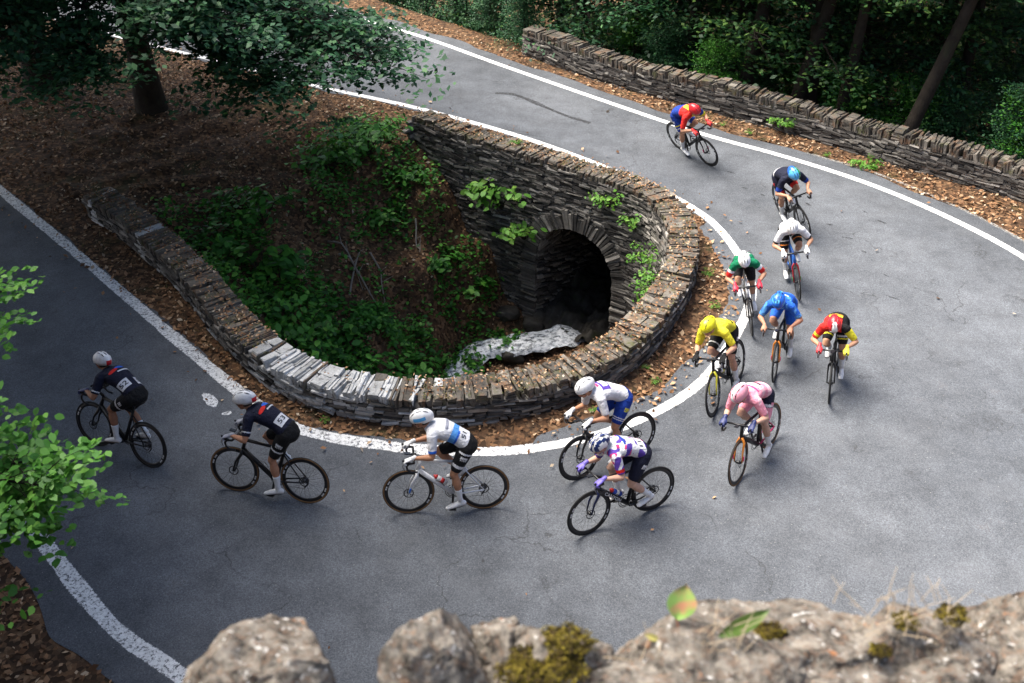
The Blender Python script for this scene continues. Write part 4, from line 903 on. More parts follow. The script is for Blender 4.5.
def make_bike(M,label,fr,acc=None,tyre=None,tape=BLK,steer=0,crank=-90,text=None,fork_m=None,loc=None,decal=True,stay=None):
    root=empty('road_bike'); root.matrix_world=M; tag(root,label,'bicycle','road bikes in the race')
    fork_m=fork_m or fr; stay=stay or fr
    # steering axis rotation of everything at the front
    ax=(HT-HB).normalized(); Sr=Matrix.Rotation(R(steer),3,ax); S=lambda p:HB+Sr@(V(p)-HB); fh=S(FH)
    wheel(root,RH,tyre,Matrix.Identity(3),False,decal); wheel(root,fh,tyre,Sr,True,decal,.15)
    b=MB()
    tri(b,[HT-V((0,0,.02)),V((-.225,0,.755))],[(.022,.026),(.015,.018)])
    tri(b,[HB+V((0,0,.02)),BB],[(.026,.034),(.030,.036)])
    tri(b,[BB,ST],[(.020,.030),(.015,.022)]); tri(b,[HB,HT],[(.026,.026),(.024,.024)])
    b.build('frame',fr,root,True)
    b=MB()
    for s in (-1,1):
        b.tube([BB+V((-.02,s*.03,0)),V((-.25,s*.045,.30)),RH+V((0,s*.062,0))],[.015,.011,.010])
        b.tube([V((-.215,s*.012,.70)),V((-.33,s*.045,.55)),RH+V((0,s*.062,0))],[.009,.008,.008])
    b.build('rear_stays',stay,root,True)
    b=MB()
    for s in (-1,1): b.loft([S(HB+V((0,s*.012,.01))),S(HB+V((.012,s*.05,-.06))),S(FH+V((-.045,s*.056,.15))),S(FH+V((0,s*.055,0)))],[.018,.016,.011,.010],[.022,.024,.016,.011],side=(0,1,0),n=8,rounded=False)
    b.build('fork',fork_m,root,True)
    # saddle
    b=MB(); b.loft([SAD+V((-.13,0,.012)),SAD+V((-.07,0,.008)),SAD+V((.02,0,0)),SAD+V((.13,0,-.004))],[.055,.068,.038,.018],[.012,.018,.018,.012],side=(0,1,0),n=12); b.tube([ST-V((0,0,.02)),SAD-V((0,0,.02))],.014)
    b.build('saddle',BLK,root,True)
    # handlebar
    b=MB(); P=[S(BAR+V((0,-.20,0))),S(BAR+V((0,0,0))),S(BAR+V((0,.20,0)))]; b.tube(P,[.013,.016,.013])
    for s in (-1,1):
        b.tube([S(BAR+V(q)) for q in [(-.0,s*.20,0),(.06,s*.205,0),(.095,s*.208,-.03),(.085,s*.212,-.085),(.04,s*.216,-.12),(-.04,s*.218,-.125)]],[.014,.015,.015,.014,.015,.014])
        b.loft([S(BAR+V((.05,s*.205,.005))),S(BAR+V((.10,s*.205,.02))),S(BAR+V((.135,s*.205,.055)))],[.017,.017,.013],[.019,.021,.016],side=(0,1,0),n=10)
    b.tube([S(HT+V((0,0,.0))),S(BAR)],[.022,.018]); hb=b.build('handlebar',tape,root,True)
    for s in (-1,1):
        b=MB(); b.tube([S(BAR+V((.13,s*.205,.03))),S(BAR+V((.145,s*.207,-.03))),S(BAR+V((.12,s*.212,-.09)))],[.007,.006,.005],n=6)
        b.build('brake_lever',SILV,hb,True)
    b=MB(); c=S(BAR+V((.075,0,.03))); b.box(c,Sr@V((.040,0,.006)),Sr@V((0,.026,0)),Sr@V((-.001,0,.007))); b.build('bike_computer',plain('dark_screen',(.02,.02,.025),rough=.2),hb)
    # cranks, rings, pedals
    b=MB(); b.ring(BB+V((0,-.048,0)),.098,.006,.5,N=32,n=6); b.ring(BB+V((0,-.040,0)),.072,.006,.5,N=32,n=6)
    for s,ang in ((1,crank),(-1,crank+180)):
        e=BB+V((.172*math.cos(R(ang)),s*.072,.172*math.sin(R(ang)))); b.tube([BB+V((0,s*.04,0)),BB+V((0,s*.06,0)),e],[.020,.018,.012])
    b.build('crankset',BLK,root,True)
    for s,ang in ((1,crank),(-1,crank+180)):
        e=BB+V((.172*math.cos(R(ang)),s*.11,.172*math.sin(R(ang)))); b=MB(); b.box(e,V((.045,0,.005)),V((0,.032,0)),V((0,0,.009))); b.build('pedal',BLK,root)
    b=MB(); b.loft([RH+V((0,-.045,0)),RH+V((0,-.018,0))],[.022,.050],n=16,rounded=False,side=(1,0,0)); b.tube([RH+V((0,-.05,-.02)),RH+V((-.01,-.05,-.09)),RH+V((.03,-.045,-.14))],[.012,.010,.010]); 
    b.build('rear_derailleur',STEEL,root,True)
    b=MB()
    for dz in (.095,-.095): b.tube([BB+V((0,-.048,dz)),RH+V((0,-.03,.045 if dz>0 else -.15))],.0035,n=4)
    b.build('chain',STEEL,root)
    # bottle cages
    b=MB(); dt=(BB-HB).normalized(); q=HB.lerp(BB,.55); up=V((-dt.z,0,dt.x)); up=up if up.z>0 else -up
    for s in (-1,1): b.tube([q+up*.03-dt*.05+V((0,s*.03,0)),q+up*.06+V((0,s*.037,0)),q+up*.04+dt*.09+V((0,s*.03,0))],.004,n=5)
    b.build('bottle_cage',BLK,root,True)
    if text:
        v,f=text_mesh(text,.066); b=MB(); dn=dt
        for sgn in (1,-1):
            # written along the down tube, head tube first on the left side of the bike
            xa=dn if sgn==1 else -dn; ya=xa.cross(V((0,sgn,0)))*-1 if False else V((0,sgn,0)).cross(xa)
            c=HB.lerp(BB,.48)+V((0,sgn*.031,0)); vs=[c+(xa*x*1.1)+(ya*y) for x,y in v]; b.add(vs,f)
        b.build('frame_lettering',WDEC,root)
    if acc:
        b=MB(); b.loft([S(FH+V((-.030,.074,.09))),S(FH+V((-.012,.073,.03)))],[.006,.006],[.014,.012],side=(0,1,0),n=8); b.loft([S(FH+V((-.030,-.074,.09))),S(FH+V((-.012,-.073,.03)))],[.006,.006],[.014,.012],side=(0,1,0),n=8); b.build('fork_trim',acc,root,True)
    return root
def bottle(M,label,cols,where=.5):
    dt=(BB-HB).normalized(); q=HB.lerp(BB,where); up=V((-dt.z,0,dt.x)); up=up if up.z>0 else -up
    r=empty('water_bottle'); r.matrix_world=M@Matrix.Translation(q+up*.072); tag(r,label,'bottle')
    b=MB(); b.loft([dt*.10,dt*.02,dt*-.03,dt*-.06],[.036,.036,.036,.03],n=14,rounded=False,side=(0,1,0)); b.build('bottle_body',cols[0],r,True)
    b=MB(); b.loft([dt*-.06,dt*-.085,dt*-.09,dt*-.11],[.031,.026,.012,.010],n=12,rounded=False,side=(0,1,0)); b.build('cap',cols[1],r,True)
    if len(cols)>2:
        b=MB(); b.loft([dt*.05,dt*.0],[.0368,.0368],n=14,rounded=False,side=(0,1,0)); b.build('band',cols[2],r,True)
# ---- body
def remesh(b,name,voxel,mats,parent,matf=None,smooth=2,cut=None):
    me=b.mesh(name,[],False); o=bpy.data.objects.new(name,me); COL.objects.link(o)
    m=o.modifiers.new('r','REMESH'); m.mode='VOXEL'; m.voxel_size=voxel; m.use_smooth_shade=True
    if smooth: s=o.modifiers.new('s','SMOOTH'); s.factor=.5; s.iterations=smooth
    dg=bpy.context.evaluated_depsgraph_get(); dg.update(); nm=bpy.data.meshes.new_from_object(o.evaluated_get(dg)); o.modifiers.clear(); o.data=nm; bpy.data.meshes.remove(me); nm.name=name
    if cut: 
        bm=bmesh.new(); bm.from_mesh(nm); dead=[v for v in bm.verts if cut(v.co)]; bmesh.ops.delete(bm,geom=dead,context='VERTS'); bm.to_mesh(nm); bm.free()
    nm.materials.clear()
    for q in mats: nm.materials.append(q)
    if matf:
        for p in nm.polygons: p.material_index=matf(p.center)
    nm.polygons.foreach_set('use_smooth',[True]*len(nm.polygons)); o.parent=parent; nm.update(); return o
def ik(a,c,l1,l2,pole):
    d=(c-a); L=min(d.length,(l1+l2)*.999); d.normalize(); x=(l1*l1-l2*l2+L*L)/(2*L); h=math.sqrt(max(0,l1*l1-x*x)); p=V(pole)-d*V(pole).dot(d); p.normalize(); return a+d*x+p*h, a+d*L
def make_rider(M,label,o):
    root=empty('person'); root.matrix_world=M; tag(root,label,'person','racing cyclists')
    g=o.get
    ax=(HT-HB).normalized(); Sr=Matrix.Rotation(R(g('steer',0)),3,ax); S=lambda p:HB+Sr@(V(p)-HB)
    ta=R(g('torso',32)); hip=V((SAD.x-.005,0,SAD.z+.085)); sd_=V((math.cos(ta),0,math.sin(ta))); TL=.50
    sh=hip+sd_*TL; back=V((-math.sin(ta),0,math.cos(ta)))
    mid=hip+sd_*TL*.5+back*.045
    yaw=R(g('yaw',0)); pit=R(g('pitch',15))   # head: yaw + left, pitch down
    Hr=Matrix.Rotation(yaw,3,'Z')@Matrix.Rotation(pit,3,'Y')
    neck=sh+sd_*.06+back*.005; head=neck+V((math.cos(ta)*.5,0,math.sin(ta)*.5+.55)).normalized()*.125+Hr@V((.03,0,0))
    drops=g('drops',False); hands=[];arms=[]
    for s in (1,-1):
        hp=S(BAR+(V((.075,s*.214,-.055)) if drops else V((.085,s*.205,.045)))); shd=sh+V((0,s*.165,-.015))
        wr=hp+(V((-.075,0,.035)) if not drops else V((-.07,s*.0,.055)))
        el,wr2=ik(shd,wr,.285,.255,(-.35,s*g('elbow',.55),-.75)); hands.append((s,hp,wr2)); arms.append((s,shd,el,wr2))
    legs=[]
    for s,ang in ((1,g('crank',-90)),(-1,g('crank',-90)+180)):
        ped=BB+V((.172*math.cos(R(ang)),s*.115,.172*math.sin(R(ang)))); heel=g('heel',14); ball=ped+V((0,0,.035)); fd=V((math.cos(R(heel)),s*.06,-math.sin(R(heel)))).normalized()
        ank=ball-fd*.115+V((0,0,.055)); hj=hip+V((.01,s*.088,-.035)); kn,an2=ik(hj,ank,.42,.425,(1,s*.10+g('knee_out',0)*(1 if s<0 else 0)*-1,.35)); legs.append((s,hj,kn,an2,ball,fd))
    sk=g('skin',(.42,.21,.13)); SK=plain('skin_%02d'%int(sk[0]*100),sk,rough=.55,spec=.3)
    def torso(b,e,top=1.0):
        cs=[hip-sd_*.03+V((0,0,-.03)),hip+sd_*.04+back*.01,hip+sd_*.15+back*.035,mid,hip+sd_*.36+back*.045,sh-sd_*.03+back*.02,sh+sd_*.035]
        b.loft(cs,[.138+e,.163+e,.142+e,.152+e,.175+e,.166+e,.078+e],[.098+e,.110+e,.102+e,.108+e,.116+e,.096+e,.062+e],side=(0,1,0),n=20)
        for s,shd,el,wr in arms: b.loft([sh+V((0,s*.06,.0)),shd+V((0,s*-.01,0))],[.068+e,.062+e],side=(1,0,0),n=12)
    def arm(b,s,shd,el,wr,e,u0=0,u1=2.0):
        # u 0..1 upper arm, 1..2 forearm
        pts=[];rr=[]
        prof=[(0,.062),(.25,.056),(.6,.049),(.92,.041),(1,.041),(1.2,.045),(1.55,.034),(1.85,.026),(2,.025)]
        us=[u for u,_ in prof if u0<=u<=u1]
        for u in sorted(set([u0,u1]+us)):
            r=np.interp(u,[q[0] for q in prof],[q[1] for q in prof]); p=shd.lerp(el,u) if u<=1 else el.lerp(wr,u-1); pts.append(p); rr.append(float(r)+e)
        b.loft(pts,rr,side=(.3,1,0),n=12,rounded=(e==0))
    def leg(b,s,hj,kn,an,e,u0=0,u1=2.0,rd=None):
        prof=[(0,.096),(.3,.092),(.7,.072),(.93,.056),(1,.053),(1.1,.047),(1.32,.060),(1.6,.043),(1.88,.031),(2,.032)]
        pts=[];rr=[]
        for u in sorted(set([u0,u1]+[u for u,_ in prof if u0<=u<=u1])):
            r=np.interp(u,[q[0] for q in prof],[q[1] for q in prof]); p=hj.lerp(kn,u) if u<=1 else kn.lerp(an,u-1)
            if 1.05<u<1.7: p=p+V((-.012,0,0))
            pts.append(p); rr.append(float(r)+e)
        b.loft(pts,rr,side=(0,1,0),n=14,rounded=(e==0) if rd is None else rd)
    def hand(b,s,hp,wr,e):
        fw_=(hp-wr).normalized(); fw_=(fw_+V((.3,0,0))).normalized(); dn=V((0,0,-1))-fw_*V((0,0,-1)).dot(fw_); dn.normalize(); lat=V((0,s,0))
        pc=wr+fw_*.05; b.loft([wr-fw_*.01,pc,wr+fw_*.095],[.026+e,.040+e,.041+e],[.019+e,.018+e,.014+e],side=(0,1,0),n=12)
        for k in range(4):
            off_=lat*((k-1.5)*.0215); L=(.030,.034,.032,.025)[k]; st=wr+fw_*.092+off_
            p1=st+fw_*L*.9+dn*.008; p2=p1+fw_*L*.25+dn*L*.85; p3=p2-fw_*L*.55+dn*L*.45
            b.loft([st,p1,p2,p3],[.0098+e,.0092+e,.0086+e,.0078+e],n=8)
        t0=wr+fw_*.035-lat*.030; b.loft([t0,t0-lat*.018+fw_*.028+dn*.012,t0-lat*.010+fw_*.052+dn*.032],[.012+e,.011+e,.009+e],n=8)
    def foot(b,s,an,ball,fd,e):
        up=V((0,0,1)); b.loft([an-fd*.045+V((0,0,-.045)),an+fd*.02+V((0,0,-.040)),ball+fd*.0+V((0,0,.012)),ball+fd*.075+V((0,0,.004))],[.030+e,.034+e,.043+e,.032+e],[.034+e,.037+e,.026+e,.016+e],side=(0,1,0),n=14)
        b.loft([an+V((0,0,.02)),an+V((0,0,-.03))],[.033+e,.034+e],side=(0,1,0),n=12)
    # continuous body
    b=MB(); torso(b,-.004)
    b.loft([neck-sd_*.09,neck,head+Hr@V((-.03,0,-.05))],[.060,.054,.055],side=(0,1,0),n=14)
    h=lambda p:head+Hr@V(p)
    b.ell(h((-.012,0,.018)),.096,.074,.098,rot=Hr); b.ell(h((.028,0,-.045)),.060,.055,.070,rot=Hr); b.ell(h((.050,0,-.088)),.030,.028,.026,rot=Hr)
    b.loft([h((.080,0,.005)),h((.104,0,-.030)),h((.098,0,-.042))],[.009,.013,.014],side=(0,1,0),n=8)
    for s in (1,-1): b.ell(h((-.008,s*.074,-.022)),.018,.009,.030,rot=Hr,n=10,m=6); b.ell(h((.062,s*.032,-.035)),.022,.020,.022,rot=Hr,n=10,m=6)
    b.ell(h((.072,0,.030)),.020,.050,.012,rot=Hr,n=10,m=6)
    for a_ in arms: arm(b,*a_,0)
    for (s,hp,wr) in hands: hand(b,s,hp,wr,0)
    for (s,hj,kn,an,ball,fd) in legs: leg(b,s,hj,kn,an,0); foot(b,s,an,ball,fd,-.006)
    body=remesh(b,'body',.0078,[SK],root)
    # face details
    b=MB()
    for s in (1,-1): b.ell(h((.080,s*.030,-.004)),.010,.013,.009,rot=Hr,n=8,m=6)
    b.build('eyes',plain('eye_white',(.6,.58,.55)),body,True)
    b=MB(); b.loft([h((.083,-.024,-.068)),h((.092,0,-.066)),h((.083,.024,-.068))],[.004,.007,.004],side=(0,0,1),n=8); b.build('mouth',plain('lips',(.28,.09,.07)),body,True)
    hair=g('hair',(.03,.02,.015)); b=MB(); b.ell(h((-.040,0,-.012)),.076,.077,.080,rot=Hr); 
    if g('bun'): b.ell(h((-.115,0,-.055)),.035,.030,.045,rot=Hr)
    b.build('hair',plain('hair_%d'%int(hair[0]*1000),hair,rough=.7),root,True)
    # sunglasses
    b=MB(); P=[]
    for k in range(9):
        a=-1.15+2.3*k/8; P.append(h((.018+.080*math.cos(a)*.98,.082*math.sin(a),.0)))
    vs=[]; 
    for k,p in enumerate(P): q=Hr@V((0,0,.020)); vs+= [p+q,p-q*(1.25 if abs(k-4)!=0 else .9)]
    b.add(vs,[(2*k,2*k+1,2*k+3,2*k+2) for k in range(8)]); b.build('sunglasses',g('lens',plain('lens_dark',(.02,.015,.02),rough=.1,spec=.8)),root,True)
    # helmet
    hm=g('helmet'); b=MB(); vs=[];fs=[];n=28;m=9
    for i_ in range(m+1):
        th=PI*.60*i_/m
        for k in range(n):
            a=2*PI*k/n; x=math.sin(th)*math.cos(a); y=math.sin(th)*math.sin(a); z=math.cos(th)
            sx=.138 if x>0 else .172; rid=1+.02*math.cos(a*0)*0
            low=0
            if i_==m: low=.018*(1 if x<0 else -.2)
            vs.append(h((-.012+sx*x,(.102-.012*max(0,-x))*y,.030+.112*z-low)))
    for i_ in range(m):
        for k in range(n):
            k2=(k+1)%n; fs.append((i_*n+k,(i_+1)*n+k,(i_+1)*n+k2,i_*n+k2))
    b.add(vs,fs)
    hf=g('helmet_f'); 
    if hf:
        inv=Hr.transposed()
        b.m=[hf(inv@(sum((V(b.v[q]) for q in f),V((0,0,0)))/4-head)) for f in b.f]
    he=b.build('helmet',hm,root,True); so_=he.modifiers.new('s','SOLIDIFY'); so_.thickness=.012; so_.offset=-.5
    b=MB()
    for s in (-1,0,1):
        for (x0,x1) in ((.100,.040),(.020,-.050),(-.070,-.130)):
            yy=s*.042; pts=[]
            for u in (0,.5,1):
                x=x0+(x1-x0)*u; sx=.138 if x>-.012 else .172; q=1-((x+.012)/sx)**2-(yy/.102)**2; 
                if q<=0.02: q=.02
                pts.append(h((x,yy*1.02,.030+.112*math.sqrt(q)+.0015)))
            b.loft(pts,[.005,.010,.005],[.003,.005,.003],side=(0,1,0),n=8)
    if g('vents',True): b.build('helmet_vents',g('vent_m',BLK),he,True)
    b=MB()
    for s in (1,-1): b.tube([h((.035,s*.078,.0)),h((.035,s*.058,-.07)),h((.045,s*.01,-.112))],.003,n=4)
    b.build('chin_strap',BLK,he)
    # jersey
    inv_t=lambda c:((c-hip).dot(sd_)/TL, c.y, (c-hip).dot(back))
    JM=g('jersey'); jf=g('jersey_f')
    def jm(c):
        if not jf: return 0
        t,y,q=inv_t(c); u=-1;sd2=0
        for (s,shd,el,wr) in arms:
            if y*s>.0:
                ab=el-shd; tt=(c-shd).dot(ab)/ab.length_squared; dist=(c-shd-ab*tt).length
                if tt>.12 and dist<.085: u=tt; sd2=s
        return jf(t,y,q,u,sd2)
    b=MB(); torso(b,.010); sl=g('sleeve',.82)
    for a_ in arms: arm(b,*a_,.011,0,sl)
    jersey=remesh(b,'jersey',.009,JM,root,jm,smooth=3)
    b=MB(); b.loft([neck-sd_*.045,neck+sd_*.005+V((0,0,.012))],[.072,.062],side=(0,1,0),n=16,rounded=False); b.build('collar',JM[0],jersey,True)
    # shorts
    b=MB(); e=.012; cs=[hip-sd_*.03+V((0,0,-.03)),hip+sd_*.04+back*.01,hip+sd_*.10+back*.025]; b.loft(cs,[.142+e,.161+e,.136+e],[.104+e,.111+e,.096+e],side=(0,1,0),n=20)
    for (s,hj,kn,an,ball,fd) in legs: leg(b,s,hj,kn,an,e-.001,0,.74,rd=True)
    SM=g('shorts'); sf=g('shorts_f')
    def sm_(c):
        for (s,hj,kn,an,ball,fd) in legs:
            if c.y*s>0 and abs(c.y)>.135:
                ab=kn-hj; tt=(c-hj).dot(ab)/ab.length_squared
                if .24<tt<.38 and abs(((c-hj-ab*tt).dot(V((0,0,1)))))<.022 and noise.noise(V((tt*90,0,s)))>-.12: return len(SM)-1
        if not sf: return 0
        for (s,hj,kn,an,ball,fd) in legs:
            if c.y*s>0:
                ab=kn-hj; tt=(c-hj).dot(ab)/ab.length_squared; return sf(tt,abs(c.y),c.y,inv_t(c)[0])
        return 0
    remesh(b,'shorts',.010,SM,root,sm_,smooth=3)
    # socks and shoes
    for (s,hj,kn,an,ball,fd) in legs:
        b=MB(); leg(b,s,hj,kn,an,.005,1.55,2.0,rd=False); b.build('sock',g('sock',WHT),root,True)
        b=MB(); foot(b,s,an,ball,fd,.004); 
        b.v=[(x,y,z) for x,y,z in b.v]; sh_=remesh(b,'shoe',.008,[g('shoe',WHT)],root,None,smooth=2)
        b=MB(); b.loft([an-fd*.05+V((0,0,-.082)),ball+V((0,0,-.014)),ball+fd*.09+V((0,0,-.008))],[.026,.040,.026],[.005,.006,.005],side=(0,1,0),n=10); b.build('sole',BLK,sh_,True)
    if g('glove'):
        for (s,hp,wr) in hands:
            b=MB(); hand(b,s,hp,wr,.0035); b.loft([wr-(hp-wr).normalized()*.03,wr+(hp-wr).normalized()*.01],[.030,.030],side=(0,1,0),n=12); remesh(b,'glove',.006,[g('glove') if not isinstance(g('glove'),tuple) else g('glove')[0 if s>0 else 1]],root,None,smooth=1)
    # things printed on the jersey, wrapped on its surface
    bv=BVHTree.FromPolygons([v.co for v in jersey.data.vertices],[tuple(p.vertices) for p in jersey.data.polygons])
    def project(t,y,x_,y_,lift):
        """t along spine, y across; local print coords x_ (across, to the rider's right = +) y_ (towards head)"""
        q=hip+sd_*(t*TL+y_)+V((0,y-x_,0))+back*.4+V((0,(y-x_)*1.2,0)); d=(-back+V((0,-(y-x_)*3.0,0))).normalized()
        q=hip+sd_*(t*TL+y_)+V((0,y-x_,0)); dirn=(back+V((0,(y-x_)*5.0,0))).normalized(); hit=bv.ray_cast(q+dirn*.45-V((0,0,0)),-dirn)
        if hit[0] is None: return q+back*.12
        return hit[0]+hit[1]*lift
    def patch(name,t,y,wd,ht,mat,rot=0,parent=jersey,lift=.003,txt=None,tm=None,tsize=.1,shape='box'):
        b=MB(); n=8; vs=[]; cr,srn=math.cos(rot),math.sin(rot)
        for i_ in range(n+1):
            for k in range(n+1):
                a=(k/n-.5)*2; c=(i_/n-.5)*2
                if shape=='disc':
                    a,c=a*math.sqrt(1-c*c/2),c*math.sqrt(1-a*a/2)
                a*=wd/2;c*=ht/2; vs.append(project(t,y,a*cr-c*srn,a*srn+c*cr,lift))
        b.add(vs,[(i_*(n+1)+k,i_*(n+1)+k+1,(i_+1)*(n+1)+k+1,(i_+1)*(n+1)+k) for i_ in range(n) for k in range(n)]); pt=b.build(name,mat,parent,False)
        if txt:
            v,f=text_mesh(txt,tsize); b=MB(); b.add([project(t,y,x*cr-y2*srn,x*srn+y2*cr,lift+.0035) for x,y2 in v],f); b.build('number',tm or BLK,pt)
        return pt
    for pa in g('patches',[]): patch(**pa)
    return root
def C(name,r,g,b,**k): return plain(name,(r,g,b),fab=True,rough=k.get('rough',.75),spec=.25)
NAVY=C('navy_cloth',.008,.010,.028); BLACK=C('black_cloth',.008,.008,.009); WHITE=C('white_cloth',.74,.74,.76); BLUE=C('blue_cloth',.02,.13,.62); ROYAL=C('royal_cloth',.01,.045,.30); LBLUE=C('light_blue_cloth',.10,.33,.75)
YEL=C('yellow_cloth',.80,.72,.04); RED=C('red_cloth',.62,.02,.015); GREEN=C('green_cloth',.0,.16,.07); PINK=C('pink_cloth',.85,.32,.42); PINK2=C('pale_pink_cloth',.85,.50,.56); ORANGE=C('orange_cloth',.75,.22,.03); PURP=C('purple_cloth',.10,.05,.35); MAG=C('magenta_print',.6,.05,.2)
HW=plain('helmet_white',(.8,.8,.8),rough=.3); HR=plain('helmet_red',(.6,.02,.03),rough=.3); HY=plain('helmet_yellow',(.82,.78,.02),rough=.3); HB_=plain('helmet_blue',(.015,.13,.62),rough=.3); HP=plain('helmet_pink',(.85,.36,.45),rough=.3); HG=plain('helmet_green',(.02,.35,.12),rough=.3); HNV=plain('helmet_navy',(.01,.025,.12),rough=.3); HLB=plain('helmet_light_blue',(.10,.40,.75),rough=.3)
F_WH=plain('frame_white',(.75,.76,.78),rough=.3); F_BK=plain('frame_black',(.012,.012,.014),rough=.3); F_NV=plain('frame_navy',(.01,.015,.06),rough=.3); F_YL=plain('frame_yellow',(.75,.7,.05),rough=.3); F_PK=plain('frame_pink',(.65,.03,.16),rough=.3); F_OR=plain('frame_orange',(.75,.25,.03),rough=.3); F_BL=plain('frame_blue',(.03,.15,.55),rough=.3); F_RD=plain('frame_red',(.55,.02,.03),rough=.3)
num=lambda t,y,s,w_=.115,h=.125,rot=0:dict(name='race_number',t=t,y=y,wd=w_,ht=h,mat=WHITE,txt=s,tsize=.085,rot=rot)
def PM(x,y,hd,lean,sc_=.95): return Matrix.Translation((x,y,.008))@Matrix.Rotation(R(hd),4,'Z')@Matrix.Rotation(R(lean),4,'X')@Matrix.Scale(sc_,4)
HST=lambda f,a,b_: None
def hem(col_i,u0=.62): return lambda t,y,q,u,s: col_i if u>u0 else 0
logo=[dict(name='red_print',t=.80,y=.05,wd=.10,ht=.055,mat=RED,shape='disc',rot=.3),dict(name='blue_print',t=.86,y=-.04,wd=.11,ht=.06,mat=BLUE,shape='disc'),dict(name='chest_print',t=.70,y=-.05,wd=.16,ht=.02,mat=WHITE,txt=None)]
